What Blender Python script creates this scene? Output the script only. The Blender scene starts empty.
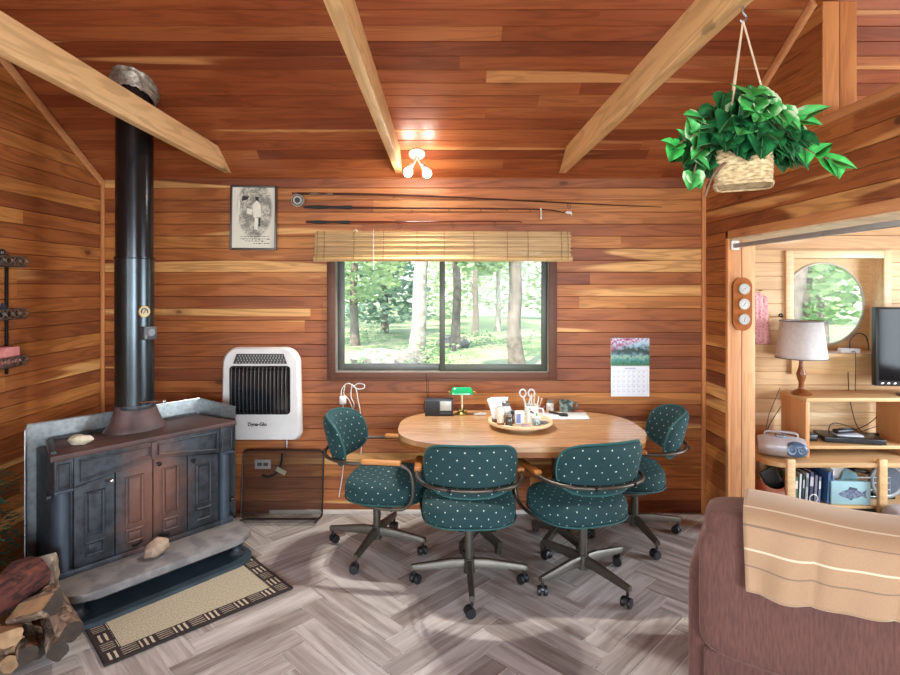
import bpy, bmesh, math, random
from mathutils import Vector, Matrix, noise
PI = math.pi
R = math.radians
rnd = random.Random(7)
scene = bpy.context.scene
COL = scene.collection

# ------------------------------------------------------------------ camera
F = 560.0; CX = 443.0; CY = 286.0; EYE = 1.65; BACK = 4.07
cam = bpy.data.cameras.new('camera'); camo = bpy.data.objects.new('camera', cam); COL.objects.link(camo)
cam.sensor_width = 36.0; cam.lens = F / 900.0 * 36.0
cam.shift_x = (450.0 - CX) / 900.0; cam.shift_y = (CY - 337.5) / 900.0
cam.clip_start = 0.05; cam.clip_end = 200
camo.location = (0, 0, EYE); camo.rotation_euler = (PI / 2, 0, 0)
scene.camera = camo

def P(px, py, Y):
    return Vector(((px - CX) / F * Y, Y, EYE - (py - CY) / F * Y))

# ------------------------------------------------------------------ mesh builder
def frame_from(d):
    d = Vector(d).normalized()
    a = Vector((0, 0, 1)) if abs(d.z) < 0.9 else Vector((1, 0, 0))
    u = d.cross(a).normalized(); v = d.cross(u).normalized()
    return u, v, d

def catmull(pts, n=6, closed=False):
    pts = [Vector(p) for p in pts]
    if len(pts) < 3: return pts
    out = []; m = len(pts)
    rng = range(m if closed else m - 1)
    for i in rng:
        if closed:
            p0, p1, p2, p3 = pts[i - 1], pts[i], pts[(i + 1) % m], pts[(i + 2) % m]
        else:
            p1, p2 = pts[i], pts[i + 1]
            p0 = pts[i - 1] if i > 0 else p1 * 2 - p2
            p3 = pts[i + 2] if i + 2 < m else p2 * 2 - p1
        for k in range(n):
            t = k / n
            out.append(0.5 * ((2 * p1) + (p2 - p0) * t + (2 * p0 - 5 * p1 + 4 * p2 - p3) * t * t + (3 * p1 - p0 - 3 * p2 + p3) * t ** 3))
    if not closed: out.append(pts[-1])
    return out

def rz(a): return Matrix.Rotation(a, 4, 'Z')

class MB:
    def __init__(self):
        self.bm = bmesh.new(); self.uv = None; self.M = Matrix.Identity(4)
    def v(self, p): return self.bm.verts.new(self.M @ Vector(p))
    def uvl(self):
        if self.uv is None: self.uv = self.bm.loops.layers.uv.new('UVMap')
        return self.uv
    def face(self, vs, smooth=False, uvs=None):
        try: f = self.bm.faces.new(vs)
        except ValueError: return None
        f.smooth = smooth
        if uvs:
            l = self.uvl()
            for lp, u in zip(f.loops, uvs): lp[l].uv = u
        return f
    def box(self, c, s, rot=None, bev=0.0, seg=2):
        c = Vector(c); hx, hy, hz = s[0] / 2, s[1] / 2, s[2] / 2
        m = Matrix.Identity(3) if rot is None else (Matrix.Rotation(rot, 3, 'Z') if isinstance(rot, (int, float)) else rot.to_3x3())
        vs = [self.v(c + m @ Vector((x * hx, y * hy, z * hz))) for x in (-1, 1) for y in (-1, 1) for z in (-1, 1)]
        fs = [self.face([vs[i] for i in q]) for q in ((0, 1, 3, 2), (4, 6, 7, 5), (0, 4, 5, 1), (2, 3, 7, 6), (0, 2, 6, 4), (1, 5, 7, 3))]
        if bev > 0:
            es = set(e for f in fs for e in f.edges)
            r = bmesh.ops.bevel(self.bm, geom=list(es), offset=min(bev, min(s) * 0.49), segments=seg, profile=0.5, affect='EDGES')
            for f in r['faces']: f.smooth = True
        return self
    def bx(self, x0, x1, y0, y1, z0, z1, bev=0.0, seg=2):
        return self.box(((x0 + x1) / 2, (y0 + y1) / 2, (z0 + z1) / 2), (abs(x1 - x0), abs(y1 - y0), abs(z1 - z0)), None, bev, seg)
    def rings(self, rings, closed=True, caps=True, smooth=True, uvf=None):
        vr = [[self.v(p) for p in r] for r in rings]
        n = len(vr[0])
        for i in range(len(vr) - 1):
            for k in range(n if closed else n - 1):
                k2 = (k + 1) % n
                u = None
                if uvf: u = [uvf(i, k), uvf(i, k + 1), uvf(i + 1, k + 1), uvf(i + 1, k)]
                self.face([vr[i][k], vr[i][k2], vr[i + 1][k2], vr[i + 1][k]], smooth, u)
        if caps and closed:
            self.face(list(reversed(vr[0])), False); self.face(vr[-1], False)
        return self
    def tube(self, pts, r, n=8, sm=0, closed=False, caps=True):
        pts = [Vector(p) for p in pts]
        rr = r if isinstance(r, (list, tuple)) else None
        if sm:
            m0 = len(pts); pts = catmull(pts, sm, closed)
            if rr:
                L = len(pts) - 1
                rr = [rr[min(int(i / L * (m0 - 1)), m0 - 2)] * (1 - (i / L * (m0 - 1) - min(int(i / L * (m0 - 1)), m0 - 2))) + rr[min(int(i / L * (m0 - 1)), m0 - 2) + 1] * (i / L * (m0 - 1) - min(int(i / L * (m0 - 1)), m0 - 2)) for i in range(L + 1)]
        m = len(pts); rings = []; u = None
        for i, p in enumerate(pts):
            a = pts[i - 1] if (i > 0 or closed) else p
            b = pts[(i + 1) % m] if (i < m - 1 or closed) else p
            d = (b - a)
            if d.length < 1e-9: d = Vector((0, 0, 1))
            d.normalize()
            if u is None: u, w, _ = frame_from(d)
            u = (u - d * u.dot(d))
            if u.length < 1e-6: u = frame_from(d)[0]
            u.normalize(); w = d.cross(u)
            q = rr[i] if rr else r
            rings.append([p + (u * math.cos(2 * PI * k / n) + w * math.sin(2 * PI * k / n)) * q for k in range(n)])
        if closed: rings.append(rings[0])
        return self.rings(rings, True, caps and not closed)
    def cyl(self, p0, p1, r0, r1=None, n=20):
        p0, p1 = Vector(p0), Vector(p1); r1 = r0 if r1 is None else r1
        u, w, d = frame_from(p1 - p0)
        return self.rings([[p + (u * math.cos(2 * PI * k / n) + w * math.sin(2 * PI * k / n)) * q for k in range(n)] for p, q in ((p0, r0), (p1, r1))])
    def lathe(self, prof, o=(0, 0, 0), n=24, d=(0, 0, 1), caps=True, sx=1, sy=1):
        o = Vector(o); d = Vector(d)
        if d.z > 0.999: u, w = Vector((1, 0, 0)), Vector((0, 1, 0))
        else: u, w, d = frame_from(d)
        return self.rings([[o + d * z + (u * math.cos(2 * PI * k / n) * sx + w * math.sin(2 * PI * k / n) * sy) * r for k in range(n)] for r, z in prof], True, caps)
    def ell(self, c, rad, rot=None, n=16, m=10, jit=0, seed=0):
        c = Vector(c); rings = []
        mm = rot.to_3x3() if rot is not None else Matrix.Identity(3)
        for i in range(m + 1):
            t = PI * i / m; st = max(math.sin(t), 0.02); row = []
            for k in range(n):
                a = 2 * PI * k / n
                q = Vector((st * math.cos(a), st * math.sin(a), -math.cos(t)))
                j = 1 + jit * noise.noise(q * 1.7 + Vector((seed * 3.1, seed, 0)))
                row.append(c + mm @ Vector((q.x * rad[0] * j, q.y * rad[1] * j, q.z * rad[2] * j)))
            rings.append(row)
        return self.rings(rings)
    def prism(self, poly, z0, z1, M=None, bev=0.0, smooth=False):
        M = M or Matrix.Identity(4)
        a = [self.v(M @ Vector((x, y, z0))) for x, y in poly]; b = [self.v(M @ Vector((x, y, z1))) for x, y in poly]
        n = len(poly); top = self.face(b); bot = self.face(list(reversed(a)))
        for k in range(n): self.face([a[k], a[(k + 1) % n], b[(k + 1) % n], b[k]], smooth)
        if bev > 0:
            es = list(set(top.edges) | set(bot.edges))
            r = bmesh.ops.bevel(self.bm, geom=es, offset=bev, segments=2, profile=0.5, affect='EDGES')
            for f in r['faces']: f.smooth = True
        return self
    def quad(self, a, b, c, d, uv=True):
        self.face([self.v(a), self.v(b), self.v(c), self.v(d)], False, [(0, 0), (1, 0), (1, 1), (0, 1)] if uv else None)
        return self
    def build(self, name, mat=None, parent=None, sharp=40, recalc=True):
        if recalc: bmesh.ops.recalc_face_normals(self.bm, faces=self.bm.faces[:])
        me = bpy.data.meshes.new(name); self.bm.to_mesh(me); self.bm.free()
        if sharp: me.set_sharp_from_angle(angle=R(sharp))
        o = bpy.data.objects.new(name, me); COL.objects.link(o)
        if mat: me.materials.append(mat)
        if parent: o.parent = parent
        return o

def tag(o, label=None, cat=None, group=None, kind=None):
    if label: o['label'] = label
    if cat: o['category'] = cat
    if group: o['group'] = group
    if kind: o['kind'] = kind
    return o
def thing(name, label, cat, loc=(0, 0, 0), rot=0, group=None):
    o = bpy.data.objects.new(name, None); COL.objects.link(o); o.empty_display_size = 0.05
    o.location = loc
    o.rotation_euler = rot if isinstance(rot, tuple) else (0, 0, rot)
    return tag(o, label, cat, group)
def struct(o): o['kind'] = 'structure'; return o
def kids(o): return [c for c in bpy.data.objects if c.parent == o]
def copy_tree(o, parent=None):
    c = o.copy(); COL.objects.link(c)
    if parent: c.parent = parent
    for ch in kids(o): copy_tree(ch, c)
    return c

# ------------------------------------------------------------------ materials
def S(h):
    h = h.lstrip('#'); out = []
    for i in (0, 2, 4):
        c = int(h[i:i + 2], 16) / 255
        out.append(c / 12.92 if c <= 0.04045 else ((c + 0.055) / 1.055) ** 2.4)
    return (*out, 1.0)

class NT:
    def __init__(self, name):
        self.m = bpy.data.materials.new(name); self.m.use_nodes = True
        self.t = self.m.node_tree; self.t.nodes.clear()
        self.out = self.t.nodes.new('ShaderNodeOutputMaterial')
        self.b = self.t.nodes.new('ShaderNodeBsdfPrincipled')
        self.t.links.new(self.b.outputs[0], self.out.inputs[0])
    def n(self, typ, **k):
        nd = self.t.nodes.new('ShaderNode' + typ)
        for a, v in k.items(): setattr(nd, a, v)
        return nd
    def l(self, a, b): self.t.links.new(a, b)
    def set(self, sock, v):
        if isinstance(v, bpy.types.NodeSocket): self.l(v, sock)
        else: sock.default_value = v
    def math(self, op, a, b=0.0, c=0.0):
        nd = self.n('Math', operation=op)
        for i, v in enumerate((a, b, c)): self.set(nd.inputs[i], v)
        return nd.outputs[0]
    def vmath(self, op, a, b=(0, 0, 0)):
        nd = self.n('VectorMath', operation=op)
        self.set(nd.inputs[0], a); self.set(nd.inputs[1], b)
        return nd.outputs[0]
    def mix(self, f, a, b, mode='MIX'):
        nd = self.n('Mix', data_type='RGBA', blend_type=mode)
        self.set(nd.inputs[0], f); self.set(nd.inputs[6], a); self.set(nd.inputs[7], b)
        return nd.outputs[2]
    def noise(self, vec, scale=5, detail=2, dist=0.0, rough=0.5):
        nd = self.n('TexNoise')
        if vec is not None: self.l(vec, nd.inputs['Vector'])
        nd.inputs['Scale'].default_value = scale; nd.inputs['Detail'].default_value = detail
        nd.inputs['Distortion'].default_value = dist; nd.inputs['Roughness'].default_value = rough
        return nd.outputs[0]
    def ramp(self, f, stops, interp='LINEAR'):
        nd = self.n('ValToRGB'); nd.color_ramp.interpolation = interp
        e = nd.color_ramp.elements
        while len(e) < len(stops): e.new(0.5)
        for el, (p, c) in zip(e, stops): el.position = p; el.color = c if len(c) == 4 else (*c, 1)
        self.l(f, nd.inputs[0]); return nd.outputs[0]
    def step(self, f, a, b):
        nd = self.n('MapRange', interpolation_type='SMOOTHSTEP')
        self.set(nd.inputs[0], f); nd.inputs[1].default_value = a; nd.inputs[2].default_value = b
        return nd.outputs[0]
    def xyz(self, vec):
        nd = self.n('SeparateXYZ'); self.l(vec, nd.inputs[0]); return nd.outputs
    def comb(self, x, y, z):
        nd = self.n('CombineXYZ')
        for i, v in enumerate((x, y, z)): self.set(nd.inputs[i], v)
        return nd.outputs[0]
    def obj(self): return self.n('TexCoord').outputs['Object']
    def uv(self): return self.n('TexCoord').outputs['UV']
    def attr(self, name): return self.n('Attribute', attribute_name=name).outputs['Fac']
    def bump(self, h, strength=0.3, dist=0.01):
        nd = self.n('Bump'); nd.inputs['Strength'].default_value = strength; nd.inputs['Distance'].default_value = dist
        self.l(h, nd.inputs['Height']); self.l(nd.outputs[0], self.b.inputs['Normal'])
    def col(self, c): self.set(self.b.inputs['Base Color'], c)
    def rough(self, v): self.set(self.b.inputs['Roughness'], v)
    def p(self, **k):
        for a, v in k.items(): self.set(self.b.inputs[a.replace('_', ' ')], v)

MATS = {}
def pm(name, c, rough=0.5, metal=0.0, var=0.12, scale=8, bump=0.0, bscale=60, c2=None, **k):
    """plain surface with a soft procedural variation"""
    if name in MATS: return MATS[name]
    t = NT(name); c = S(c) if isinstance(c, str) else c
    o = t.obj(); nz = t.noise(o, scale, 3)
    if c2: t.col(t.mix(t.step(nz, 0.4, 0.62), c, S(c2)))
    else: t.col(t.mix(t.step(nz, 0.3, 0.7), tuple(x * (1 - var) for x in c[:3]) + (1,), tuple(min(1, x * (1 + var)) for x in c[:3]) + (1,)))
    t.rough(rough); t.p(Metallic=metal)
    if bump: t.bump(t.noise(o, bscale, 2), bump, 0.004)
    for a, v in k.items(): t.b.inputs[a.replace('_', ' ')].default_value = v
    MATS[name] = t.m; return t.m

def wood(name, dark, mid, light, sap=None, ax=0, rough=0.4, bid=True, sapt=(0.6, 0.66), grain=1.0, knots=True, ring=38, coat=0.0, across=11.0, along=0.9, spec=0.35):
    """boards: grain runs along axis ax; each face carries its board's random number in attribute bid"""
    t = NT(name); o = t.obj()
    off = t.attr('bid') if bid else t.n('ObjectInfo').outputs['Random']
    offv = t.comb(t.math('MULTIPLY', off, 37.7), t.math('MULTIPLY', off, 91.3), t.math('MULTIPLY', off, 53.9))
    v0 = t.vmath('ADD', o, offv)
    sc = [across] * 3; sc[ax] = along
    v = t.vmath('MULTIPLY', v0, tuple(sc))
    n1 = t.noise(v, 1.0, 2, 0.7)
    rg = t.math('SINE', t.math('MULTIPLY', n1, ring))
    rg = t.step(rg, -0.3, 1.0)
    sc2 = [260.0] * 3; sc2[ax] = 5.0
    fib = t.noise(t.vmath('MULTIPLY', v0, tuple(sc2)), 1.0, 2)
    wn = t.n('TexWhiteNoise', noise_dimensions='1D'); t.l(off, wn.inputs['W'])
    lown = t.noise(t.vmath('MULTIPLY', v0, tuple(0.8 if i == ax else 3.0 for i in range(3))), 1.0, 2)
    f = t.math('ADD', t.math('ADD', .1, t.math('MULTIPLY', wn.outputs[0], 0.58)), t.math('MULTIPLY', t.math('SUBTRACT', lown, 0.5), 0.7))
    base = t.ramp(f, [(0.05, S(dark)), (0.42, S(mid)), (0.8, S(light))])
    if sap:
        sc3 = [5.5] * 3; sc3[ax] = 0.35
        sn = t.noise(t.vmath('MULTIPLY', t.vmath('ADD', o, t.vmath('MULTIPLY', offv, (1.7, 2.3, 0.7))), tuple(sc3)), 1.0, 1, 0.5)
        base = t.mix(t.math('MULTIPLY', t.step(sn, *sapt), 0.85), base, S(sap))
    c = t.mix(t.math('MULTIPLY', rg, 0.34 * grain), base, t.mix(1.0, base, (0.42, 0.33, 0.28, 1), 'MULTIPLY'))
    c = t.mix(t.math('MULTIPLY', t.step(fib, 0.35, 0.75), 0.22 * grain), c, t.mix(1.0, c, (0.55, 0.5, 0.45, 1), 'MULTIPLY'))
    if knots:
        sc4 = [3.2] * 3; sc4[ax] = 1.5
        vo = t.n('TexVoronoi'); t.l(t.vmath('MULTIPLY', t.vmath('ADD', v0, t.vmath('MULTIPLY', offv, (3.1, 1.1, 5.3))), tuple(sc4)), vo.inputs['Vector']); vo.inputs['Scale'].default_value = 1.0
        kd = t.math('ADD', vo.outputs['Distance'], t.math('MULTIPLY', t.math('SUBTRACT', t.noise(t.vmath('MULTIPLY', v0, (30, 30, 30)), 1, 1), 0.5), 0.05))
        k1 = t.math('SUBTRACT', 1.0, t.step(kd, 0.035, 0.075))
        c = t.mix(t.math('MULTIPLY', k1, 0.8), c, tuple(x * 0.22 for x in S(dark)[:3]) + (1,))
        k2 = t.math('SUBTRACT', 1.0, t.step(kd, 0.07, 0.19))
        c = t.mix(t.math('MULTIPLY', k2, 0.35), c, tuple(x * 0.7 for x in S(dark)[:3]) + (1,))
    t.col(c)
    t.rough(t.math('ADD', t.math('MULTIPLY', fib, 0.15), rough - 0.07))
    t.bump(t.math('ADD', t.math('MULTIPLY', rg, 0.4), fib), 0.12, 0.002)
    t.p(Specular_IOR_Level=spec)
    if coat: t.p(Coat_Weight=coat, Coat_Roughness=0.25)
    return t.m

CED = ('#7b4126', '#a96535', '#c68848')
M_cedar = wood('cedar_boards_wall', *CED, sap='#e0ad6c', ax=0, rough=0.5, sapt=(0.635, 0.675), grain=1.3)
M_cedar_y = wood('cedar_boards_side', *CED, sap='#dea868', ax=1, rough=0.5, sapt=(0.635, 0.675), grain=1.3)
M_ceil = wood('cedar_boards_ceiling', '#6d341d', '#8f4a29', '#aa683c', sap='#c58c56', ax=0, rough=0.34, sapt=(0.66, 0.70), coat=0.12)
M_pine = wood('pine_boards', '#b98d60', '#cfa878', '#dfc098', sap='#ead2ab', ax=0, rough=0.5, sapt=(0.62, 0.7), grain=0.6)
M_pine_y = wood('pine_boards_side', '#c28f58', '#d9ab72', '#e8c692', sap='#f0d8ab', ax=1, rough=0.5, sapt=(0.62, 0.7), grain=0.6)
M_beam = wood('fir_beam', '#d6a970', '#e0b67e', '#e9c592', ax=1, rough=0.5, bid=False, grain=0.9, knots=True, across=9)
M_post = wood('cedar_post', '#b56f3c', '#c98650', '#d79b62', ax=2, rough=0.5, bid=False, grain=0.7)
M_jamb = wood('pale_jamb', '#c48a5c', '#d6a273', '#e4b88c', ax=2, rough=0.5, bid=False, grain=0.7)
M_trim = wood('fir_trim', '#c07c4a', '#d0905c', '#dba370', ax=2, rough=0.45, bid=False, grain=0.6, knots=False)
M_trim_y = wood('fir_trim_long', '#c07c4a', '#d0905c', '#dba370', ax=1, rough=0.45, bid=False, grain=0.6, knots=True)
M_oak = wood('honey_oak', '#a67b4f', '#b88e62', '#c79f74', ax=0, rough=0.27, bid=False, grain=0.7, knots=False, ring=26, across=7, coat=0.6)
M_armw = wood('oak_armrest', '#a4662f', '#b97a40', '#cb9052', ax=1, rough=0.35, bid=False, grain=0.6, knots=False)
M_case = wood('stained_casing', '#4a2a1a', '#5a3522', '#6a432d', ax=0, rough=0.5, bid=False, grain=0.5, knots=False)
M_shelfw = wood('pine_furniture', '#cfa774', '#dcb98a', '#e8cda3', ax=0, rough=0.4, bid=False, grain=0.5, knots=False)
M_shelfe = wood('orange_panel', '#bd8552', '#cb9461', '#d8a573', ax=2, rough=0.4, bid=False, grain=0.4, knots=False)
M_plaque = wood('stained_plaque', '#9a5527', '#a96230', '#b8703b', ax=2, rough=0.3, bid=False, grain=0.5, knots=False)
M_traywood = wood('pale_tray_wood', '#dcc094', '#e6cea6', '#f0ddbc', ax=0, rough=0.4, bid=False, grain=0.4, knots=False)
M_lampw = wood('turned_lamp_wood', '#5f3418', '#7a4522', '#91582e', ax=2, rough=0.3, bid=False, grain=0.5, knots=False)

# ------------------------------------------------------------------ planked surfaces
def planks(O, U, V, N, Lu, Lv, bw, g=0.003, d=0.008, seg=(1.6, 4.2), seed=1, thick=0.0, split=True):
    rr = random.Random(seed)
    O, U, V, N = Vector(O), Vector(U), Vector(V), Vector(N)
    mb = MB(); bl = mb.bm.faces.layers.float.new('bid')
    n = int(math.ceil(Lv / bw - 1e-6))
    for j in range(n):
        v0 = j * bw; v1 = min(v0 + bw, Lv); u = 0.0; first = True
        while u < Lu - 1e-6:
            L = (rr.uniform(0.3, 1.0) * seg[1] if first else rr.uniform(*seg)) if split else Lu
            first = False
            e = min(u + L, Lu)
            if Lu - e < 0.5: e = Lu
            b = rr.random()
            def pt(uu, vv, h): return mb.v(O + U * uu + V * vv + N * h)
            a = [pt(u, v0, -d), pt(u, v0 + g, 0), pt(u, v1 - g, 0), pt(u, v1, -d)]
            c = [pt(e, v0, -d), pt(e, v0 + g, 0), pt(e, v1 - g, 0), pt(e, v1, -d)]
            for k in range(3):
                f = mb.face([a[k], c[k], c[k + 1], a[k + 1]])
                f[bl] = b
            u = e
    return mb
def cut(mb, co, no):
    bmesh.ops.bisect_plane(mb.bm, geom=mb.bm.verts[:] + mb.bm.edges[:] + mb.bm.faces[:], plane_co=co, plane_no=no, clear_outer=True)
def hole(mb, ax, lo, hi, zlo, zhi):
    for co, no in ((lo, ax), (hi, ax), (zlo, 2), (zhi, 2)):
        c = [0, 0, 0]; c[no] = co; nn = [0, 0, 0]; nn[no] = 1
        bmesh.ops.bisect_plane(mb.bm, geom=mb.bm.verts[:] + mb.bm.edges[:] + mb.bm.faces[:], plane_co=c, plane_no=nn)
    dl = []
    for f in mb.bm.faces:
        m = f.calc_center_median()
        if lo < m[ax] < hi and zlo < m[2] < zhi: dl.append(f)
    bmesh.ops.delete(mb.bm, geom=dl, context='FACES')

# ------------------------------------------------------------------ room dimensions
XL, XR, XR2 = -2.48, 1.90, 2.08
EAVE, SL = 2.43, 0.57
RIDGE_Y = 0.1; REAR = -3.3
ALC = 4.45; XE = 4.9
def ceil_z(y): return EAVE + SL * (BACK - y) if y > RIDGE_Y else EAVE + SL * (BACK - RIDGE_Y) - SL * (RIDGE_Y - y)
HEAD_B, HEAD_T = 1.966, 2.446

# floor: herringbone plank tiles
def make_floor():
    W, n = 0.13, 5
    mb = MB(); bl = mb.bm.faces.layers.float.new('bid'); ul = mb.uvl()
    rr = random.Random(3)
    x0, x1, y0, y1 = XL, XE, REAR, ALC + 0.02
    f = mb.face([mb.v((x0 - .1, y0 - .1, -0.002)), mb.v((x1 + .1, y0 - .1, -0.002)), mb.v((x1 + .1, y1 + .1, -0.002)), mb.v((x0 - .1, y1 + .1, -0.002))]); f[bl] = -1.0
    cu, su = math.cos(PI / 4), math.sin(PI / 4)
    ox, oy = -0.73, 2.88   # an apex of the zigzag
    g = 0.0026
    def w(u, v):
        u -= n; v -= 1
        return (ox + (u * cu - v * su) * W, oy + (u * su + v * cu) * W)
    for k in range(-14, 15):
        for j in range(-75, 76):
            for t in (0, 1):
                bu, bv = (j + k * n, j - k * n) if t == 0 else (j + n + k * n, j + 1 - n - k * n)
                su_, sv_ = (n, 1) if t == 0 else (1, n)
                q = [(bu, bv), (bu + su_, bv), (bu + su_, bv + sv_), (bu, bv + sv_)]
                gg = g / W
                q = [(q[0][0] + gg, q[0][1] + gg), (q[1][0] - gg, q[1][1] + gg), (q[2][0] - gg, q[2][1] - gg), (q[3][0] + gg, q[3][1] - gg)]
                pts = [w(*p) for p in q]
                mx = sum(p[0] for p in pts) / 4; my = sum(p[1] for p in pts) / 4
                if not (x0 - .2 < mx < x1 + .2 and y0 - .2 < my < y1 + .2): continue
                b = rr.random() * 0.98 + 0.01
                fc = mb.face([mb.v((p[0], p[1], 0)) for p in pts]); fc[bl] = b
                L = n * W
                uv = [(0, 0), (L, 0), (L, W), (0, W)] if t == 0 else [(0, 0), (0, W), (L, W), (L, 0)]
                if t: uv = [(0, W), (0, 0), (L, 0), (L, W)]
                for lp, u in zip(fc.loops, uv): lp[ul].uv = u
    t = NT('wood_look_floor_tile')
    bid = t.attr('bid'); uv = t.uv()
    off = t.comb(t.math('MULTIPLY', bid, 57.0), t.math('MULTIPLY', bid, 23.0), 0.0)
    v = t.vmath('ADD', uv, off)
    n1 = t.noise(t.vmath('MULTIPLY', v, (2.2, 26, 1)), 1, 4, 0.6)
    n2 = t.noise(t.vmath('MULTIPLY', v, (8, 160, 1)), 1, 3)
    wn = t.n('TexWhiteNoise', noise_dimensions='1D'); t.l(bid, wn.inputs['W'])
    f = t.math('ADD', t.math('ADD', t.math('MULTIPLY', t.math('SUBTRACT', n1, .5), .85), .40), t.math('MULTIPLY', t.math('SUBTRACT', wn.outputs[0], 0.5), 0.30))
    c = t.ramp(f, [(0.12, S('#756b64')), (0.35, S('#9b938d')), (0.5, S('#b7b1ac')), (0.75, S('#d0ccc9'))])
    c = t.mix(t.math('MULTIPLY', t.step(n2, 0.5, 0.8), 0.3), c, S('#7d7672'))
    isg = t.math('LESS_THAN', bid, -0.5)
    c = t.mix(isg, c, S('#dcdad8'))
    t.col(c); t.rough(0.42); t.bump(n2, 0.08, 0.002)
    o = mb.build('floor', t.m, sharp=0)
    return struct(o)
make_floor()

# back wall with the window opening
BW = 0.0875
WX0, WX1, WZ0, WZ1 = P(334, 0, BACK).x, P(550, 0, BACK).x, P(0, 374, BACK).z, P(0, 248, BACK).z
mb = planks((XL, BACK, 0), (1, 0, 0), (0, 0, 1), (0, -1, 0), XR - XL, EAVE + 0.02, BW, seed=11)
hole(mb, 0, WX0, WX1, WZ0, WZ1)
mb.bx(XL - .1, WX0, BACK + .012, BACK + .14, 0, EAVE); mb.bx(WX1, XR2, BACK + .012, BACK + .14, 0, EAVE)
mb.bx(WX0, WX1, BACK + .012, BACK + .14, 0, WZ0); mb.bx(WX0, WX1, BACK + .012, BACK + .14, WZ1, EAVE)
struct(mb.build('wall_back', M_cedar, sharp=0, recalc=False))
# left wall
mb = planks((XL, REAR, 0), (0, 1, 0), (0, 0, 1), (1, 0, 0), BACK - REAR, 4.8, BW, seed=23)
cut(mb, (0, BACK, EAVE), (0, SL, 1)); cut(mb, (0, RIDGE_Y, ceil_z(RIDGE_Y)), (0, -SL, 1))
hole(mb, 1, -2.6, -0.2, 0.7, 2.1)
struct(mb.build('wall_left', M_cedar_y, sharp=0, recalc=False))
# right wall: end panel, header over the wide opening, gable infill left of the post
mb = planks((XR, 0, 0), (0, 1, 0), (0, 0, 1), (-1, 0, 0), BACK, 4.8, BW, seed=39)
hole(mb, 1, 1.2, 3.73, -0.1, HEAD_B); hole(mb, 1, -1, 2.807, HEAD_T, 5)
cut(mb, (0, BACK, EAVE), (0, SL, 1))
mb.bx(XR + .012, XR2, 3.74, ALC, 0, EAVE - .15); 
mb.bx(XR + .012, XR2, 0, 3.74, HEAD_B, HEAD_T); mb.bx(XR + .012, XR2, 0, 1.2, 0, HEAD_B)
struct(mb.build('wall_right', M_cedar_y, sharp=0, recalc=False))
# ceiling
nlen = math.hypot(1, SL)
U = Vector((1, 0, 0)); V = Vector((0, -1, SL)) / nlen; N = Vector((0, -SL, -1)) / nlen
y0 = ALC + 0.1
mb = planks((XL - .1, y0, ceil_z(y0)), U, V, N, XE - XL + .2, (y0 - RIDGE_Y) * nlen, 0.094, g=0.0035, d=0.010, seed=51)
V2 = Vector((0, -1, -SL)) / nlen; N2 = Vector((0, SL, -1)) / nlen
m2 = planks((XL - .1, RIDGE_Y, ceil_z(RIDGE_Y)), U, V2, N2, XE - XL + .2, (RIDGE_Y - REAR) * nlen, 0.094, g=0.0035, d=0.010, seed=52)
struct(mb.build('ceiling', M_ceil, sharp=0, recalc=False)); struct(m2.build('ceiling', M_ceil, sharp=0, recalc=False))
# rear wall (behind the camera) with two large windows, and the far side wall of the adjoining room
mb = planks((XL, REAR, 0), (1, 0, 0), (0, 0, 1), (0, 1, 0), XE - XL, 2.9, BW, seed=61)
RW = ((-1.9, 0.1), (0.5, 2.5))
for a, b in RW: hole(mb, 0, a, b, 0.6, 2.2)
struct(mb.build('wall_rear', M_cedar, sharp=0, recalc=False))
mb = planks((XE, REAR, 0), (0, 1, 0), (0, 0, 1), (-1, 0, 0), ALC - REAR, 4.8, BW, seed=71)
cut(mb, (0, BACK, EAVE), (0, SL, 1)); cut(mb, (0, RIDGE_Y, ceil_z(RIDGE_Y)), (0, -SL, 1))
hole(mb, 1, 1.2, 3.4, 0.7, 2.0)
struct(mb.build('wall_side', M_pine_y, sharp=0, recalc=False))
# adjoining room's back wall of paler pine
CWX0, CWX1, CWZ0, CWZ1 = 2.773, 3.488, 1.125, 1.87
mb = planks((XR2, ALC, 0), (1, 0, 0), (0, 0, 1), (0, -1, 0), XE - XR2, 2.3, 0.108, seed=83)
hole(mb, 0, CWX0, CWX1, CWZ0, CWZ1)
struct(mb.build('wall_alcove', M_pine, sharp=0, recalc=False))

# trims and beams
def board_between(name, p0, p1, w, th, up, mat, bev=0.003):
    p0, p1 = Vector(p0), Vector(p1); d = p1 - p0; L = d.length; d.normalize()
    up = Vector(up); up = (up - d * up.dot(d)).normalized(); s = d.cross(up)
    M = Matrix((s, d, up)).transposed()
    mb = MB(); mb.box((p0 + p1) / 2, (th, L, w), M, bev); return mb.build(name, mat)
dz = -0.03
struct(board_between('trim_1', (XL + .012, BACK - .02, EAVE + dz), (XL + .012, 0.2, ceil_z(0.2) + dz), 0.05, 0.016, (0, 0, 1), M_trim_y))
struct(board_between('trim_2', (XL + .016, BACK - .016, 0), (XL + .016, BACK - .016, EAVE - .02), 0.018, 0.024, (0, 1, 0), M_trim))
struct(board_between('trim_3', (XR - .012, BACK - .02, EAVE + dz), (XR - .012, 2.85, ceil_z(2.85) + dz), 0.05, 0.022, (0, 0, 1), M_trim_y))
struct(board_between('trim_4', (XR - .012, BACK - .014, 0), (XR - .012, BACK - .014, EAVE - .02), 0.026, 0.026, (0, 1, 0), M_trim))
mb = MB(); mb.bx(XR - .02, XR2 + .02, 0, 2.805, HEAD_T, HEAD_T + .045, .004); struct(mb.build('trim_5', M_trim_y))      # cap of the header
mb = MB(); mb.bx(XR - .012, XR + .01, 1.2, 3.75, HEAD_B - .002, HEAD_B + .05, .003); struct(mb.build('trim_6', M_trim_y))  # head of the opening
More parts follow.
